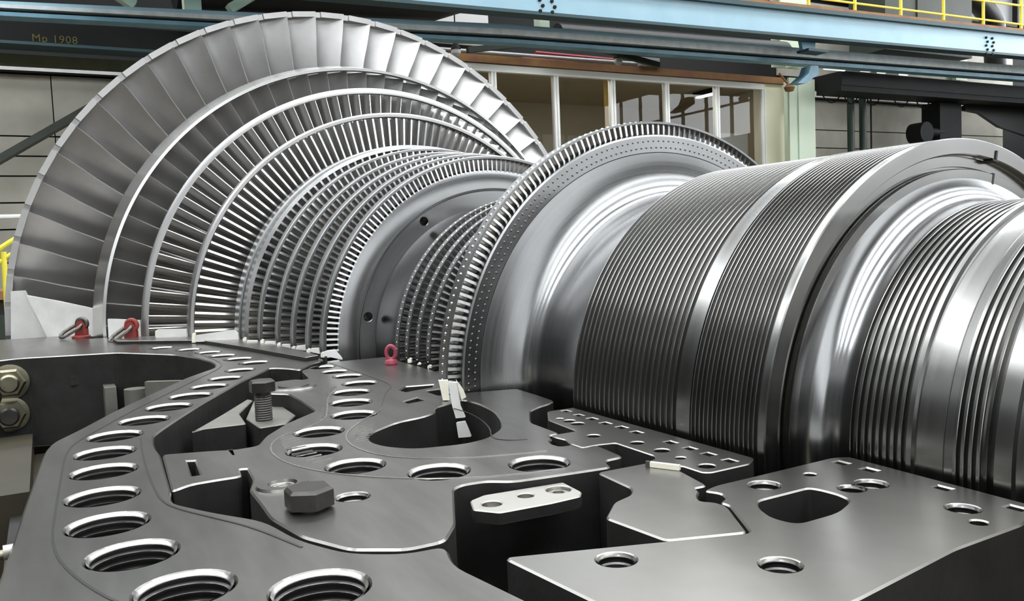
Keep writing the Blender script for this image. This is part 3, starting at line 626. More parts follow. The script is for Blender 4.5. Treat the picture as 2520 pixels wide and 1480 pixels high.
# under the rail: lamps, cross ties, red pipes
v, q = hd('lamps'); x = HX - v
for i, (u, z) in enumerate(q):
    lp = empty('dome_lamp', (x, HY + u, z)); tag(lp, ('round white dome lamp at the rim of the bladed disc', 'round white dome lamp over the middle of the office windows')[i], 'lamp')
    mesh('globe', *lathe_z([(0, -.085), (.05, -.075), (.085, -.03), (.085, .02), (.06, .06)], (x, HY + u, z), 18), 'plaster', lp)
    mesh('rod', *tube([(x, HY + u, z + .2), (x, HY + u, Z_CEIL + .02)], .012, 8), 'black', lp)
    mesh('cap', *lathe_z([(.09, .05), (.06, .12), (.03, .2), (0, .22)], (x, HY + u, z), 16), 'black', lp)
for z, u0_, u1_ in ((3.93, 8.6, 10.6), (3.80, 8.3, 9.6)):
    d = mesh('fire_pipe', *tube([(HX - 14.4, HY + u0_, z), (HX - 14.4, HY + u1_, z - .02)], .035, 8), 'redpipe'); tag(d, 'thin dark red pipe under the crane rail above the office, %s of two' % ('upper' if z > 3.9 else 'lower'), 'pipe')
for a, b in ((6.9, 8.4), (9.6, 11.2)):
    d = mesh('roof_tie', *bar((HX - 13.9, HY + a, 3.75 + (.25 if a > 9 else 0)), (HX - 13.9, HY + b, 4.0 - (.25 if a > 9 else 0)), .1, .1), 'dgreen'); tag(d, 'dark green tie bar under the crane rail, %s' % ('rising right from the first dome lamp' if a < 8 else 'sloping down to the second dome lamp'), 'brace')
# dark ducting under the rail at right
v, q = hd('under_r'); x = HX - v
d = mesh('service_duct', *join([boxb(x - .8, x, HY + 15.5, HY + 25, 3.42, 3.72), boxb(x - .7, x - .02, HY + 15.5, HY + 25, 3.30, 3.42)]), 'black'); tag(d, 'long black service duct under the crane rail at right', 'duct')
vt, T_ = hd('slits_r')
for i in range(0, 8, 2):  # glowing strips stand in for bright background gaps
    d = mesh('gap_strip', *boxb(HX - 12.998, HX - 12.95, HY + T_[i][0], HY + T_[i + 1][0], T_[i][1] - .012, T_[i][1] + .028), 'slit'); tag(d, ('longest, leftmost', 'second', 'third', 'rightmost')[i // 2] + ' of four glowing strips for bright gaps under the rail right of the column', 'lamp', 'glowing gap strips under the rail')
for i, (a, rr_) in enumerate(((14.98, .09), (15.30, .085), (15.55, .02))):
    pass
v, q = hd('pipes_r'); x = HX - v
for (a, b), lab, r_ in (((q[0][0], q[1][0]), 'left one of two dark green downpipes before the beige wall at right', .085), ((q[2][0], q[3][0]), 'right one of two dark green downpipes before the beige wall at right', .085), ((q[4][0] - .02, q[4][0] + .02), 'thin black downpipe beside the two green ones', .02)):
    d = mesh('downpipe', *tube([(x, HY + (a + b) / 2, Z_FLOOR), (x, HY + (a + b) / 2, 3.5)], r_, 12), 'dpipe' if r_ > .05 else 'black'); tag(d, lab, 'pipe')
for i, (u, w) in enumerate(((15.8, .28), (16.45, .22), (17.2, .22), (18.2, .26), (19.0, .24))):
    d = mesh('hanging_cable', *tube([(HX - 13.5 - .05 * (u > 15.5), HY + u + w * (t / 6 - 1), 3.295 - .16 * (1 - (t / 6 - 1) ** 2)) for t in range(13)], .014, 6), 'black'); tag(d, 'black cable loop hanging below the service duct, number %s from the column' % ('one', 'two', 'three', 'four', 'five')[i], 'cable', 'cable loops under the duct')
v, q = hd('post_r'); x = HX - v
pm = empty('black_machine', (x, HY + 19.8, Z_FLOOR)); tag(pm, 'tall black machine column with round motor before the wall at right', 'machine')
mesh('post', *boxb(x - .5, x, HY + q[0][0], HY + q[1][0], Z_FLOOR, 3.28), 'black', pm)
mesh('motor', *tube([(x + .1, HY + q[2][0] - .70, 2.52), (x - .3, HY + q[2][0] - .70, 2.52)], .25, 18), 'black', pm)
mesh('motor_shaft', *tube([(x - .1, HY + q[2][0] - .5, 2.55), (x - .1, HY + q[2][0] + .1, 2.55)], .11, 12), 'black', pm)
v, q = hd('duct_r'); x = HX - v
d = mesh('curved_duct', *prism([(x, HY + q[0][0], 3.29), (x, HY + q[2][0], q[2][1]), (x, HY + q[2][0] + .6, q[2][1] - .05), (x, HY + q[3][0], q[3][1]), (x, HY + q[4][0] + 1, q[4][1] - .2), (x, HY + q[1][0] + 1, 3.29)], None, (-.1, 0, 0)), 'pipe'); tag(d, 'dark curved duct hanging at the far right above the end of the drum', 'duct')
# yellow stair rail and pipes at the far left
v, q = hd('stair_l'); x = HX - v
sr = empty('stair_rail', (x, HY - .5, -.2)); tag(sr, 'bright yellow stair rail at the far left behind the bladed disc', 'handrail')
mesh('handrail', *tube([(x, HY - 1.6, -.35), (x, HY + q[1][0], q[1][1]), (x, HY + .3, .90)], .028, 10), 'yellow', sr)
mesh('mid_rail', *tube([(x, HY - 1.6, -.62), (x, HY + q[5][0], q[5][1]), (x, HY + .3, .72)], .024, 10), 'yellow', sr)
mesh('post', *tube([(x, HY + q[2][0], q[2][1]), (x, HY + q[2][0] - .01, -.6)], .03, 10), 'yellow', sr)
mesh('post', *tube([(x, HY - 1.3, -.1), (x, HY - 1.3, -.9)], .03, 10), 'yellow', sr)
d = mesh('wall_pipe', *tube([(x - 3.2, HY - 6, .92), (x - 3.2, HY + 1, .97)], .035, 10), 'white'); tag(d, 'white horizontal pipe before the wall at the left edge', 'pipe')
mc = empty('lathe_cabinet', (x - 1, HY - 1, Z_FLOOR)); tag(mc, 'dark machine cabinet at the far left below the yellow stair rail', 'cabinet')
mesh('body', *boxb(x - 1.6, x - .6, HY - 4, HY + .3, Z_FLOOR, -.12), 'cast', mc)
mesh('top_cover', *boxb(x - 1.65, x - .55, HY - 4.05, HY + .35, -.12, -.02), 'rust', mc)
mesh('side_panel', *boxb(x - .6, x - .57, HY - 1.2, HY - .1, -1.2, -.3), 'dgreen', mc)

# ------------------------------------------------------------------ rotor
rotor = empty('turbine_rotor', (1.7, 0, 0))
tag(rotor, 'huge bare steel turbine rotor with bladed discs and grooved drums', 'turbine rotor')
def lx(name, prof, mat, n=192, parent=rotor, angle=30): return mesh(name, *lathe_x(prof, n), mat, parent, angle)
# hub body under the blades
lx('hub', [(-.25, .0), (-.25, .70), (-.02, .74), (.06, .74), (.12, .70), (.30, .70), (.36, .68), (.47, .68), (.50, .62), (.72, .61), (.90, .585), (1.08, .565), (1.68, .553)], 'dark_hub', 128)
lx('end_shaft', [(-.9, 0), (-.9, .3), (-.25, .32)], 'turned', 96)
# stepped end disc with balance holes
ed = lx('end_disc', [(1.66, .553), (1.675, .564), (1.712, .564), (1.720, .559), (1.722, .553), (1.735, .500), (1.7345, .496), (1.728, .4925), (1.726, .491)], 'face', 256)
fv = []
def ring_plate(name, ro, ri, holes, xf, h, mat, parent):
    o = plate(name, circle(0, 0, ro, 160), [circle(0, 0, ri, 128)] + [circle(a, b, c, 24) for a, b, c in holes], 0, h, mat, None, .002, None)
    o.data.transform(Matrix(((0, 0, 1, xf), (1, 0, 0, 0), (0, 1, 0, 0), (0, 0, 0, 1))))
    o.parent = parent; o.matrix_parent_inverse = parent.matrix_basis.inverted()
    return o
bh = [(-.468 * cos(rad(12.35 + 45 * k)), .468 * sin(rad(12.35 + 45 * k)), .0135) for k in range(8)]
ring_plate('recess_face', .4915, .436, bh, 1.7265, .03, 'face', rotor)
for a, b, c in bh:
    _v, _q = lathe_z([(.0138, .026), (.0134, -.03), (0, -.03)], (0, 0, 0), 24, cap0=False)
    mesh('balance_hole', [(1.7 + p[2], a + p[0], b + p[1]) for p in _v], _q, 'thread', rotor)
lx('reaction_drum', [(1.715, .440), (1.728, .437), (1.76, .432), (1.82, .424), (1.90, .420), (1.935, .418)], 'face', 192)
lx('blade_drum', [(1.935, .418), (2.50, .405)], 'dark_hub', 128)  # drum coloured dark for the shade between the blade rows
# control wheel (blade rivets in its face), neck and labyrinth drums
lx('control_wheel', [(2.50, .405), (2.555, .42), (2.566, .44), (2.566, .560), (2.578, .566), (2.608, .566), (2.620, .562), (2.623, .558), (2.6225, .5205), (2.6205, .5195), (2.622, .5185), (2.6245, .50), (2.630, .47), (2.638, .445), (2.650, .425), (2.668, .411), (2.69, .4045), (2.72, .403)], 'face', 256)
lx('neck', [(2.72, .403), (2.86, .403), (2.893, .404)], 'turned', 256)
def fins(x0, x1, n, r_floor, r_top, duty=.42):
    p = []; w = (x1 - x0) / n
    for i in range(n):
        a = x0 + i * w; b = a + w * duty; e = w * .07
        p += [(a, r_floor), (a + e, r_top - .0006), (a + 2 * e, r_top), (b - 2 * e, r_top), (b - e, r_top - .0006), (b, r_floor)]
    p.append((x1, r_floor)); return p
lx('labyrinth_drum', [(2.893, .404)] + fins(2.895, 3.205, 21, .449, .4555, .30) + [(3.206, .4575), (3.2385, .4575), (3.2395, .449)] + fins(3.2405, 3.385, 15, .4515, .4575, .30) +
   [(3.386, .4575), (3.398, .4575), (3.4, .456), (3.4, .4325), (3.398, .431), (3.386, .4305), (3.3845, .429), (3.3845, .4125), (3.380, .4115), (3.380, .4085), (3.3945, .4080), (3.398, .4065), (3.398, .392)], 'drum', 320)
lx('shaft_fillet', [(3.398, .392), (3.400, .380), (3.405, .367), (3.414, .356), (3.426, .349), (3.440, .3462), (3.452, .346)], 'turned', 256)
lx('gland_shaft', [(3.452, .346)] + fins(3.453, 3.546, 8, .3465, .3525, .62) + [(3.5465, .340), (3.5505, .340), (3.551, .356), (3.5585, .356), (3.5600, .3505), (3.600, .3505), (3.601, .3490), (3.602, .3505)] + fins(3.6145, 3.656, 4, .347, .3545, .62) +
   [(3.6565, .338), (3.668, .338), (3.6685, .353), (3.690, .353), (3.6905, .345), (3.71, .335), (3.74, .335), (3.7405, .352), (4.25, .352), (4.25, 0)], 'drum', 256)
# locking pieces in the end face of the drum
def radial_box(name, x0, x1, r0, r1, deg, w, mat):
    v, f = boxb(x0, x1, -r1, -r0, -w / 2, w / 2); c_, s_ = cos(rad(deg)), sin(rad(deg))
    return mesh(name, [(x, y * c_ + z * s_, -y * s_ + z * c_) for x, y, z in v], f, mat, rotor)
radial_box('locking_piece', 3.380, 3.402, .432, .447, 101.5, .004, 'bolt')
radial_box('locking_piece', 3.380, 3.4012, .4285, .4315, 101.5, .016, 'bolt')
radial_box('locking_notch', 3.36, 3.3985, .390, .409, 102.0, .005, 'bolt')
# pins in the wheel face: two circles of small domes
def domes(name, pts, normals, r, mat, parent, h=.6):
    parts = []
    for p, nn in zip(pts, normals):
        p = Vector(p); nn = Vector(nn).normalized(); s = nn.orthogonal().normalized(); t = nn.cross(s)
        vv = [p + r * (cos(a) * s + sin(a) * t) for a in [2 * pi * k / 8 for k in range(8)]] + [p + .6 * r * (cos(a) * s + sin(a) * t) + nn * r * h * .8 for a in [2 * pi * k / 8 for k in range(8)]] + [p + nn * r * h]
        ff = [(k, (k + 1) % 8, 8 + (k + 1) % 8, 8 + k) for k in range(8)] + [(8 + k, 8 + (k + 1) % 8, 16) for k in range(8)]
        parts.append((vv, ff))
    o = mesh(name, *join(parts), mat, parent, 80); o['kind'] = 'stuff'; return o
P222 = 2 * pi / 222
for rr_, ph in ((.547, .0), (.5315, .5)):
    an = [rad(3.07) + (i + ph) * P222 for i in range(-6, 118)]
    domes('root_pins', [(2.6228, -rr_ * cos(a), rr_ * sin(a)) for a in an], [(1, 0, 0)] * len(an), .0030, 'thread', rotor, .5)
# shroud rings
def ring(prof, mat, n=224): return mesh('shroud_ring', *lathe_x(prof, n, 0, 2 * pi, True), mat, rotor, 30)
ring([(.33, 1.173), (.452, 1.143), (.453, 1.131), (.44, 1.128), (.33, 1.155)], 'ring_bright')
ring([(.640, 1.017), (.654, 1.016), (.660, 1.006), (.662, .991), (.640, .991)], 'ring')
ring([(.845, .876), (.882, .8745), (.888, .868), (.890, .857), (.845, .857)], 'ring')
ring([(.963, .722), (1.040, .7225), (1.043, .7165), (1.100, .7135), (1.106, .700), (.963, .698)], 'ring_dark')
ROWS = [(1.193, .688), (1.331, .659), (1.466, .641), (1.587, .624), (1.690, .607)]
for x, r in ROWS:
    ring([(x, r), (x + .026, r), (x + .027, r - .003), (x + .036, r - .003), (x + .037, r), (x + .040, r), (x + .042, r - .003), (x + .042, r - .010), (x, r - .010)], 'ring_dark')
DROW = [(1.956, .455, 145), (2.022, .451, 145), (2.086, .445, 145), (2.150, .440, 145)]
for x, r, n in DROW:
    s = ring([(x - .015, r), (x + .010, r), (x + .010, r - .004), (x - .015, r - .004)], 'ring_dark')
    an = [rad(4.84) + i * rad(2.479) for i in range(-5, 76)]
    domes('rivets', [(x - .003, -r * cos(a), r * sin(a)) for a in an], [(0, -cos(a), sin(a)) for a in an], .0033, 'rivet', s)
s = ring([(2.572, .5955), (2.6085, .5955), (2.6085, .5905), (2.572, .5905)], 'ring_dark', 256)
an = [rad(52.54) + i * P222 for i in range(-34, 85)]
domes('rivets', [(2.591, -.5955 * cos(a), .5955 * sin(a)) for a in an], [(0, -cos(a), sin(a)) for a in an], .0042, 'rivet', s)

def blade_mesh(name, st, mat, npt=7, angle=40):
    """st: stations (r, x of the near edge, lean in radians, chord, stagger, thickness, camber, nose)"""
    v = []; k = 2 * npt
    for r, x0, lean, ch, g, th, cam_, nose in st:
        ring_ = []
        for side in (1, -1):
            for i in range(npt):
                s = i / (npt - 1) if side == 1 else 1 - i / (npt - 1)
                t = th * (nose + (1 - nose) * math.sqrt(max(0, s)) * 1.6 if s < .4 else nose * .2 + (1 - s) * 1.6 * (1 - nose * .2)) * .5
                n_ = side * t - cam_ * 4 * s * (1 - s)
                dx = -cos(g) * s * ch + sin(g) * n_; dt = -sin(g) * s * ch - cos(g) * n_
                ring_.append((x0 + dx, lean + dt / r))
        v += [(x, -r * cos(a), r * sin(a)) for x, a in ring_]
    f = []
    for i in range(len(st) - 1):
        f += [(i * k + q, i * k + (q + 1) % k, (i + 1) * k + (q + 1) % k, (i + 1) * k + q) for q in range(k)]
    f += [tuple(range(k)), tuple((len(st) - 1) * k + q for q in range(k))[::-1]]
    me = bpy.data.meshes.new(name); me.from_pydata(v, [], f); me.update()
    bm = bmesh.new(); bm.from_mesh(me); bmesh.ops.recalc_face_normals(bm, faces=bm.faces); bm.to_mesh(me); bm.free()
    finish(me, mat, angle); return me
def row(name, me, start, pitch, lo, hi, stuff=False):
    i0 = math.ceil((lo - start) / pitch); i1 = math.floor((hi - start) / pitch)
    if not stuff:
        for i in range(i0, i1 + 1):
            o = link(bpy.data.objects.new(name, me), rotor); o.rotation_euler = (-rad(start + i * pitch), 0, 0)
            o.matrix_parent_inverse = rotor.matrix_basis.inverted()
            yield o
    else:
        bm = bmesh.new(); base = bmesh.new(); base.from_mesh(me)
        out = bpy.data.meshes.new(name); vs = [tuple(q.co) for q in me.vertices]; fs = [tuple(p.vertices) for p in me.polygons]
        V, Fc = [], []
        for i in range(i0, i1 + 1):
            a = -rad(start + i * pitch); c_, s_ = cos(a), sin(a); n = len(V)
            V += [(x, y * c_ - z * s_, y * s_ + z * c_) for x, y, z in vs]; Fc += [tuple(q + n for q in p) for p in fs]
        out.from_pydata(V, [], Fc); out.update(); finish(out, None, 40); out.materials.append(me.materials[0])
        o = link(bpy.data.objects.new(name, out), rotor); o['kind'] = 'stuff'
        yield o
# last stage: long free-standing twisted blades with tip plates
def stA(r):
    t = (r - .74) / .76
    return (r, .03 + .05 * (1 - t), -rad(1.2) * (1.5 - r) / .3 * min(1, (1.5 - r) / .3 + .3), .20 - .012 * t, rad(38 + 34 * t), .016 - .004 * t, .020 - .008 * t, .8)
meA = blade_mesh('last_stage_blade', [stA(r) for r in (.74, .90, 1.05, 1.15, 1.22, 1.29, 1.36, 1.43, 1.476)], 'blade_big', 9)
g = rad(72); pA = 360 / 65.; tp = []
def tip_pts(r, offs): return [(x, -r * cos(a), r * sin(a)) for x, a in offs]
wA = rad(pA)
outl = [(.034, 0), (.030, -.8 * wA), (.020, -.82 * wA), (.016, -1.0 * wA), (-.05, -1.0 * wA), (-.05, 0)]
vt_ = tip_pts(1.5, outl) + tip_pts(1.474, outl); n_ = len(outl)
meT = bpy.data.meshes.new('tip_plate'); meT.from_pydata(vt_, [], [tuple(range(n_)), tuple(range(2 * n_ - 1, n_ - 1, -1))] + [(i, (i + 1) % n_, n_ + (i + 1) % n_, n_ + i) for i in range(n_)]); meT.update()
bm = bmesh.new(); bm.from_mesh(meT); bmesh.ops.recalc_face_normals(bm, faces=bm.faces); bm.to_mesh(meT); bm.free(); finish(meT, 'blade_big', 20)
for o in row('last_stage_blade', meA, 4.5, pA, -12, 192):
    t = bpy.data.objects.new('tip_plate', meT); COL.objects.link(t); t.parent = o
# stage two: shrouded twisted blades
def stB(r):
    t = (r - .68) / .46
    return (r, .435, -rad(.6) * (1.14 - r) / .3, .15 - .01 * t, rad(34 + 26 * t), .013 - .003 * t, .016, .7)
for o in row('second_stage_blade', blade_mesh('second_stage_blade', [stB(r) for r in (.68, .80, .90, 1.0, 1.07, 1.131)], 'blade_big', 8), 6.82, 360 / 76., -10, 190): pass
def stC(r):
    t = (r - .60) / .39
    return (r, .655, 0, .070, rad(16 + 12 * t), .009 - .002 * t, .008, .55)
for o in row('third_stage_blade', blade_mesh('third_stage_blade', [stC(r) for r in (.605, .72, .82, .91, .992)], 'blade', 7), 4.89, 2.88, -8, 188): pass
def st3(r): return (r, .882, 0, .062, rad(22), .0125, .008, .75)
for o in row('fourth_stage_blade', blade_mesh('fourth_stage_blade', [st3(r) for r in (.585, .68, .77, .853)], 'blade', 7), 4.25, 360 / 155., -6, 186): pass
def strow(xn, rh, rt, th, ch=.05): return [(r, xn, 0, ch, rad(20), th, .006, .8) for r in (rh, (rh + rt) / 2, rt)]
for o in row('drum_blades', blade_mesh('b4', strow(1.094, .56, .701, .0125), 'blade', 6), 6.45, 360 / 140., -4, 184, True): pass
for (x, r), n in zip(ROWS[:4], (160, 172, 184, 198)):
    for o in row('drum_blades', blade_mesh('b', strow(x + .039, .55, r - .009, .0098, .04), 'blade', 6), 5.0, 360. / n, -4, 184, True): pass
for o in row('end_stage_blade', blade_mesh('end_stage_blade', strow(1.722, .556, .598, .0080, .04), 'blade', 6), 59.99, 360 / 212., -4, 184, True): pass
for x, r, n in DROW:
    for o in row('drum_blades', blade_mesh('b', strow(x + .009, .405, r - .003, .0075, .026), 'blade', 6), 3.6, rad(2.479) * 180 / pi, -4, 184, True): pass
for o in row('control_blade', blade_mesh('control_blade', strow(2.605, .562, .592, .0088, .03), 'blade', 7), 3.07, 360 / 222., -3, 150): pass

# ------------------------------------------------------------------ lower casing
PL = DATA['plates']; HL = DATA['holes']; PT = DATA['pts']
def thread(parent, x, y, r, z=0., deep=.13, n=36):
    h = mesh('threaded_hole', *lathe_z([(r * .985, z - .0005), (r * .925, z - .0036), (r * .905, z - .0042)] + [q for i in range(7) for q in ((r * .95, z - .0068 - i * .009), (r * .95, z - .0100 - i * .009), (r * .89, z - .0118 - i * .009), (r * .89, z - .0140 - i * .009))] + [(r * .9, z - deep), (0, z - deep)], (x, y, 0), n, cap0=False), 'thread', parent, 25)
    h.data.materials.append(M['chamfer'])
    for p in h.data.polygons:
        if p.center.z > z - .0034: p.material_index = 1
    return h
def cup(name, parent, x, y, r, z, deep, mat='thread', n=20): return mesh(name, *lathe_z([(r, z - .0015), (r * .97, z - deep), (0, z - deep)], (x, y, 0), n, cap0=False), mat, parent)
oc = empty('outer_casing', (2.6, -1.3, 0)); tag(oc, 'broad dark steel outer casing flange with a curved row of threaded bolt holes', 'casing')
hs = [(x, y, r) for x, y, r in HL['outer']]
plate('flange', rounded(PL['outer'], .03), [circle(x, y, r, 36) for x, y, r in hs], 0, .30, 'flange', oc, .003)
for x, y, r in hs: thread(oc, x, y, r)
def groove(parent, pts, w=.0022, h=.0012, z=0, mat='thread', name='scribed_line'):
    o = []
    for _ in range(2 if len(pts) > 3 else 0):
        pts = [pts[0]] + [tuple((1 - t) * p + t * q for p, q in zip(a, b)) for a, b in zip(pts[:-1], pts[1:]) for t in (.25, .75)] + [pts[-1]]
    for a, b in zip(pts[:-1], pts[1:]): o.append(bar((*a, z + h / 2 - .0003), (*b, z + h / 2 - .0003), w, h))
    return mesh(name, *join(o), mat, parent)
ic = empty('inner_casing', (2.8, -.9, 0)); tag(ic, 'inner casing flange with a large teardrop opening among its threaded holes', 'casing')
ih = HL['inner']; ihs = HL['inner_small']
plate('flange', rounded(PL['inner'], .012), [circle(x, y, r, 36) for x, y, r in ih] + [circle(x, y, r, 24) for x, y, r in ihs] + [rounded(PL['o1'], .03), PL['slot1'], PL['slot2'], PL['keyslot'], PL['keyslot2']], .0, .24, 'flange', ic, .0025)
for x, y, r in ih: thread(ic, x, y, r)
for x, y, r in ihs: thread(ic, x, y, r, 0, .08, 24)
cr = empty('seal_carrier', (3.15, -.55, 0)); tag(cr, 'flat steel seal carrier plate with small square and round holes along the grooved drum', 'plate')
plate('flange', rounded(PL['carrier'], .006), [circle(x, y, r, 20) for x, y, r in HL['carrier']] + [diamond(x, y, r) for x, y, r in HL['carrier_sq']], 0, .16, 'flange_lt', cr, .0015)
for x, y, r in HL['carrier']: cup('pin_hole', cr, x, y, r, 0, .03, 'thread')
br = mesh('x', [(0, 0, 0)], [], 'flange'); bpy.data.objects.remove(br)
br = plate('bridge_plate', rounded(PL['bridge'], .008), [], 0, .20, 'flange_lt', None, .002); tag(br, 'plain grey steel bridge plate with rounded end between seal carrier and gland plate', 'plate')
gl = empty('gland_plate', (3.6, -.6, 0)); tag(gl, 'lighter steel gland plate at lower right with round holes beside the shaft', 'plate')
HL['gland'] += [(3.60, -.86, .02), (3.70, -.74, .02)]
plate('flange', rounded(PL['gland'], .01), [circle(x, y, r, 24) for x, y, r in HL['gland']] + [diamond(x, y, r) for x, y, r in HL['gland_sq']] + [rounded(PL['gland_pocket'], .03)], 0, .22, 'flange_lt', gl, .002)
for x, y, r in HL['gland']: thread(gl, x, y, r, 0, .07, 24) if r > .015 else cup('pin_hole', gl, x, y, r, 0, .04, 'thread')
st = empty('locking_strap', (3.31, -.80, -.02)); tag(st, 'light grey steel strap with a socket screw in the recess left of the bridge plate', 'strap')
plate('strap', rounded(PL['strap'], .004), [circle(x, y, r, 20) for x, y, r in HL['strap'] + HL['strap_screw']], -.01, .016, 'strap', st, .0015)
for x, y, r in HL['strap']: cup('bore', st, x, y, r, -.01, .014, 'chamfer')
for x, y, r in HL['strap_screw']:
    mesh('socket_screw', *lathe_z([(r * .99, -.011), (r * .97, -.018), (r * .8, -.017), (r * .75, -.014), (r * .45, -.014), (r * .42, -.022), (0, -.022)], (x, y, 0), 24, cap0=False), 'chamfer', st)
lg = plate('ledge', rounded(PL['ledge_r'], .006), [], -.03, .1, 'ledge', oc, .002)
lg = plate('ledge', rounded(PL['ledge_l'], .006), [], -.03, .1, 'ledge', oc, .002)
plate('guide_strip', rounded(PL['strip1'], .004), [], .012, .0118, 'flange_lt', oc, .001)
# pockets' bottom and shell of the casing
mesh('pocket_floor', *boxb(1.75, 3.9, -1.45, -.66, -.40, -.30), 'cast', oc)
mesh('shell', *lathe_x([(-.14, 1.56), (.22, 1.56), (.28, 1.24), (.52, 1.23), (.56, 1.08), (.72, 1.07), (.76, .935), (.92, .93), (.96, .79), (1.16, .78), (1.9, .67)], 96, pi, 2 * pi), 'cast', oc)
bb = mesh('exhaust_shell', *boxb(1.10, 1.9, -2.6, -1.335, Z_FLOOR, -.245), 'barrel', oc)
bm = bmesh.new(); bm.from_mesh(bb.data); bmesh.ops.bevel(bm, geom=[e for e in bm.edges if abs(e.verts[0].co.y + 1.335) < .01 and abs(e.verts[1].co.y + 1.335) < .01 and abs(e.verts[0].co.z + .245) < .01 and abs(e.verts[1].co.z + .245) < .01], offset=.07, segments=8, affect='EDGES'); bm.to_mesh(bb.data); bm.free(); finish(bb.data, None)

# edges milled round the bolt circles: thin scribed steps in the flange faces
groove(oc, [(1.76, -.77), (2.0, -.865), (2.11, -.925), (2.37, -1.06), (2.515, -1.13), (2.60, -1.172), (2.66, -1.188)][:1] + [(1.76, -.77)])if False else None
groove(oc, [(1.30, -.93), (1.60, -.905), (1.78, -.905), (1.98, -1.005), (2.20, -1.115), (2.38, -1.205), (2.52, -1.265), (2.63, -1.312), (2.72, -1.328), (2.86, -1.335), (3.05, -1.345), (3.22, -1.352), (3.34, -1.33), (3.45, -1.29), (3.54, -1.22), (3.58, -1.10)], .003)
groove(oc, [(2.66, -1.188 - .02), (2.75, -1.215), (2.88, -1.222), (3.02, -1.225), (3.10, -1.224), (3.15, -1.21), (3.21, -1.18), (3.28, -1.145), (3.38, -1.115)], .003)
groove(ic, [(1.95, -.655), (2.10, -.653), (2.30, -.650), (2.45, -.654), (2.52, -.70), (2.60, -.735), (2.66, -.76)], .002)
# shaft-line arcs turned into the inner flange round the threaded holes
def arc(c, r, a0, a1, n=18): return [(c[0] + r * cos(rad(a0 + (a1 - a0) * i / n)), c[1] + r * sin(rad(a0 + (a1 - a0) * i / n))) for i in range(n + 1)]
groove(ic, [(2.40, -.775), (2.50, -.825), (2.62, -.86), (2.74, -.90), (2.80, -.99), (2.86, -1.03), (2.95, -1.045), (3.04, -1.03), (3.13, -.985), (3.21, -.91), (3.262, -.82), (3.285, -.72)], .0025, mat='chamfer')
groove(ic, [(2.70, -.775), (2.80, -.86), (2.88, -.91), (2.98, -.925), (3.08, -.895), (3.14, -.82), (3.17, -.74), (3.185, -.69)], .0022, mat='chamfer')
groove(ic, [(2.78, -.66), (2.86, -.655), (2.98, -.68), (3.06, -.72), (3.09, -.70), (3.10, -.675)], .0018)
mk = []
for i in range(15):
    a = rad(150 + i * 7.5); c = Vector((2.965, -.93)); p = c + .108 * Vector((-cos(a - pi), sin(a - pi))) * 1.0
for i in range(12):
    x = 2.83 + .018 * i; y = -1.005 - .0045 * i + .0004 * i * i
    mk.append(bar((x, y, .0004), (x - .006, y + .034, .0004), .002, .0012))
for i in range(9):
    x = 2.83 + .014 * i; y = -.865 - .006 * i
    mk.append(bar((x, y, .0004), (x - .004, y + .028, .0004), .002, .0012))
for i in range(16):
    x = 2.37 + .024 * i; y = -.785 - .0085 * i
    mk.append(bar((x, y, .0004), (x - .003, y + .022, .0004), .002, .0012))
mesh('milling_marks', *join(mk), 'chamfer', ic)['kind'] = 'stuff'
# raised turned boss by the standing screw
bx_, by_ = 2.30, -.845
mesh('turned_boss', *lathe_z([(.052, .0), (.050, .003), (.036, .003), (.035, .006), (.026, .006)], (bx_, by_, 0), 28, cap0=False), 'flange', ic)
mesh('turned_boss', *lathe_z([(.036, .0), (.034, .004), (.020, .004), (.0165, -.004)], (HL['inner_small'][0][0], HL['inner_small'][0][1], 0), 28, cap0=False), 'flange', ic)

# nuts and ribs in the recess at the left
for (y, z), lab in (((-1.460, -.074), 0), ((-1.467, -.180), 1)):
    nt_ = mesh('hex_nut', *([(1.05 + q[2], y + q[0], z + q[1]) for q in lathe_z([(.050, -.03), (.050, .028), (.042, .036), (.026, .036)], (0, 0, 0), 6)[0]], lathe_z([(.050, -.03), (.050, .028), (.042, .036), (.026, .036)], (0, 0, 0), 6)[1]), 'nut', oc, 25)
    mesh('washer', *([(1.05 + q[2], y + q[0], z + q[1]) for q in lathe_z([(.058, -.03), (.058, .008), (.048, .010)], (0, 0, 0), 28)[0]], lathe_z([(.058, -.03), (.058, .008), (.048, .010)], (0, 0, 0), 28)[1]), 'nut', nt_)
    mesh('stud', *([(1.05 + q[2], y + q[0], z + q[1]) for q in lathe_z([(.030, .0), (.030, .058), (.024, .066), (0, .066)], (0, 0, 0), 24)[0]], lathe_z([(.030, .0), (.030, .058), (.024, .066), (0, .066)], (0, 0, 0), 24)[1]), ('nut', 'bolt')[lab], nt_)
mesh('rib', *boxb(1.10, 1.22, -1.19, -1.155, -.34, -.105), 'ledge', oc)
mesh('inner_cylinder', *tube([(1.30, -1.105, -.42), (1.30, -1.105, -.105)], .034, 20), 'ledge', oc)
mesh('side_plate', *bar((1.455, -1.085, -.155), (1.52, -.985, -.155), .02, .18), 'ledge', oc)
mesh('lug', *boxb(1.05, 1.10, -1.285, -1.255, -.10, -.07), 'cast', oc)

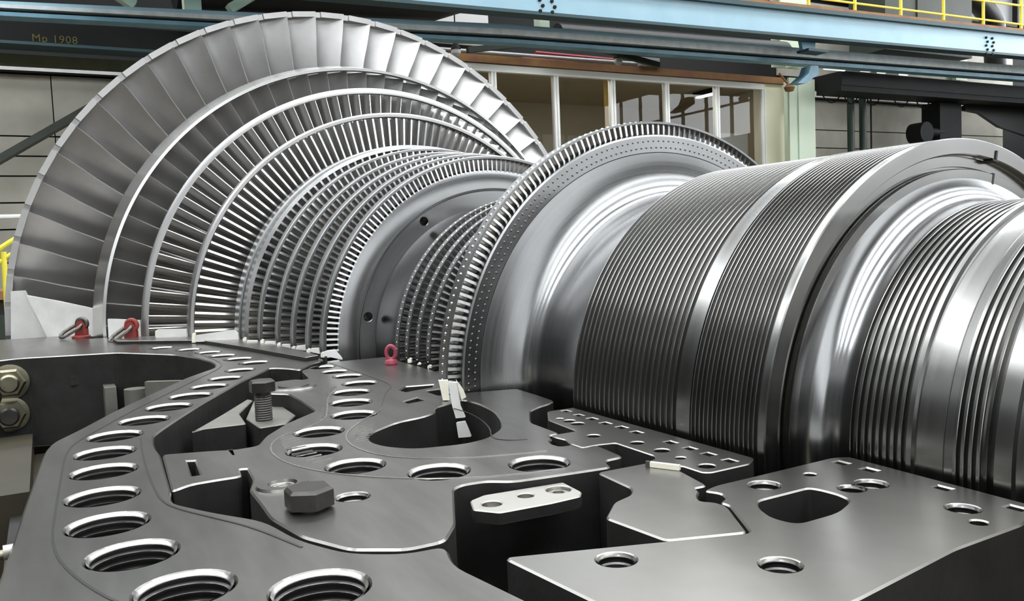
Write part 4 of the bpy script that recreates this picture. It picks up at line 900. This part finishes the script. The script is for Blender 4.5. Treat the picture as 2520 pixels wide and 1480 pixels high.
# guide vane ends standing at the split line between the bladed rows
VN = DATA['vanes']
def slab(name, poly, d, mat, parent=None): return mesh(name, *prism(poly, None, d), mat, parent, 30)
gv = empty('guide_vane', VN['big_vane'][0]); tag(gv, 'largest guide vane end, white tapered blade by the last bladed disc at left', 'vane', 'guide vane ends along the split line')
slab('vane_edge', VN['big_vane'], (-.03, .012, 0), 'vane', gv)
slab('vane_face', VN['big_plate'], (-.02, .008, 0), 'vane', gv)
names = {'v2': 'second guide vane end, bright block behind the red shackle lug', 'v3': 'third guide vane end, pale block between second and third shroud rings',
 'v4': 'fourth guide vane end, long slanted bright blade before the wide ring', 'v5': 'fifth guide vane end, small bright wedge right of the slanted long one',
 'v6': 'sixth guide vane end, small bright wedge among the inner rings', 'v7': 'seventh guide vane end, small bright wedge, third of the small ones',
 'v8': 'eighth guide vane end, small bright wedge, fourth of the small ones', 'v9': 'ninth guide vane end, small bright wedge, fifth of the small ones',
 'v10': 'tenth guide vane end, bright wedge next to the smooth disc rim'}
tabs = {'v3': 't4', 'v4': 't5', 'v5': 't6', 'v6': 't7', 'v7': 't8', 'v8': 't9', 'v9': 't10', 'v10': 't11'}
for k, lab in names.items():
    e = empty('guide_vane', VN[k][0]); tag(e, lab, 'vane', 'guide vane ends along the split line')
    slab('vane_face', VN[k], (-.012, .006, 0), 'vane', e)
    if k in tabs: slab('packing_tab', [(x + .004, y - .004, z) for x, y, z in DATA['tabs'][tabs[k]]], (.004, -.004, 0), 'tape', e)
for i, k in enumerate(('u1', 'u2', 'u3')):
    o = slab('packing_tab', DATA['tabs'][k], (.008, -.006, 0), 'tape'); tag(o, ('first', 'second', 'third')[i] + ' small cream packing tab at the riveted rows, counted from the red eye bolt', 'tab', 'cream tabs by the riveted rows')
gv = empty('guide_vane', VN['blade1'][0]); tag(gv, 'shiny curved guide vane between cream plastic guards in the teardrop opening', 'vane')
slab('vane_upper', VN['blade1'], (-.008, .006, 0), 'vane', gv); slab('vane_lower', VN['blade2'], (-.008, .006, 0), 'vane', gv)
slab('plastic_guard', VN['tall1'], (-.012, .004, 0), 'tape', gv); slab('plastic_guard', VN['tall2'], (-.012, .004, 0), 'tape', gv)

# lifting tackle, eye bolt, screws
def torus(c, ax, R_, r_, n=32, m=10, sx=1.0):
    ax = Vector(ax).normalized(); s = ax.orthogonal().normalized(); t = ax.cross(s)
    if abs(s.z) > abs(t.z): s, t = t, s
    return tube([Vector(c) + R_ * (cos(a) * s * sx + sin(a) * t) for a in [2 * pi * k / n for k in range(n)]], r_, m, True)
for k, lab, lm_ in (('shackle1', 'red swivel lifting lug with dark steel ring, left of the two', 'link'), ('shackle2', 'worn red swivel lifting lug with long tilted link, right of the two', 'red')):
    c = Vector(PT[k]); e = empty('lifting_lug', c); tag(e, lab, 'lifting lug')
    w = .052 if k == 'shackle2' else .06
    n0_ = len(bpy.data.objects)
    mesh('base', *lathe_z([(w, 0), (w, .012), (w * .8, .02)], c, 24), 'red', e)
    y_ = Vector((.48, .875, 0)); f_ = Vector((-.877, .48, 0))
    blk = [c + y_ * (a * .045) + Vector((0, 0, b)) for a, b in ((-.8, .018), (1, .018), (1, .06), (.75, .105), (.3, .125), (-.2, .12), (-.6, .085))]
    slab('block', [q - f_ * .018 for q in blk], f_ * .036, 'red', e)
    eye = c + Vector((0, 0, .10)) + y_ * .012
    mesh('eye', *torus(eye, f_, .034, .015, 24, 10), 'link' if k == 'shackle1' else 'red', e)
    tl = -y_ * .11 - Vector((0, 0, .070 if k == 'shackle1' else .085)) - f_ * .05
    d = tl.normalized(); sd = d.cross(Vector((0, 0, 1))).normalized(); sd = (sd * .75 + Vector((0, 0, .35))).normalized(); L_ = tl.length + .02; wd = .036
    pts = [eye + d * (L_ / 2 + (L_ / 2 - wd) * (1 if cos(a) > 0 else -1) + wd * cos(a)) + sd * wd * sin(a) for a in [2 * pi * (q + .5) / 28 for q in range(28)]]
    mesh('link_ring', *tube(pts, .0125, 10, True), 'link', e)
    e.scale = (.58, .58, .58)
c = Vector(PT['eye']); e = empty('eye_bolt', c); tag(e, 'pinkish red lifting eye bolt standing on the plate in front of the smooth disc', 'eye bolt')
mesh('collar', *lathe_z([(.026, 0), (.028, .006), (.024, .018), (.014, .024)], c, 20), 'pink', e)
y_ = Vector((.48, .875, 0)); f_ = Vector((-.877, .48, 0))
pts = [c + Vector((0, 0, .050)) + y_ * .0195 * sin(a) + Vector((0, 0, .028 * cos(a))) for a in [2 * pi * q / 28 for q in range(28)]]
mesh('eye', *tube(pts, .0082, 10, True), 'pink', e); e.scale = (.64, .64, .64)
def hexb(name, c, r_, z0, z1): return lathe_z([(r_, z0), (r_, z1 - .004), (r_ * .86, z1), (0, z1)], c, 6)
c = Vector(PT['jack']); e = empty('standing_screw', c); tag(e, 'black hexagon head screw standing upright in the recess between the two flanges', 'bolt')
mesh('head', *hexb('', c, .0275, .060, .084), 'bolt', e, 20)
pr = [(.0165, -.03), (.0165, .001)] + [q for i in range(11) for q in ((.0180, .003 + i * .0048), (.0164, .0054 + i * .0048))] + [(.0165, .056), (.0165, .062)]
mesh('shank', *lathe_z(pr, c, 24), 'bolt', e, 20)
c = Vector(PT['hexbolt']); e = empty('hexagon_bolt', c); tag(e, 'brown-black hexagon bolt head standing on the inner flange at bottom centre left', 'bolt')
mesh('head', *hexb('', c, .031, .003, .027), 'bolt', e, 20); mesh('shank', *lathe_z([(.022, -.06), (.022, .006)], c, 20), 'bolt', e)
e = empty('dowel_pin', (3.36, -.60, .006)); tag(e, 'small brass-coloured key bar lying across the joint of carrier and bridge plate', 'pin')
mesh('bar', *bar((3.350, -.622, .004), (3.388, -.602, .004), .006, .007), 'tape', e); mesh('end_clip', *bar((3.345, -.626, .004), (3.350, -.622, .004), .006, .008), 'link', e)
e = empty('stud_bolt', (3.16, -1.40, -.012)); tag(e, 'bright steel stud with pale collar sticking out of the flange edge at lower left', 'bolt')
mesh('rod', *tube([(3.16, -1.385, -.014), (3.17, -1.60, -.018)], .0062, 14), 'nut', e); mesh('collar', *tube([(3.16, -1.384, -.012), (3.161, -1.400, -.012)], .0085, 14), 'strap', e)
for x, y in ((3.32, -.645), (3.497, -.648)): pass
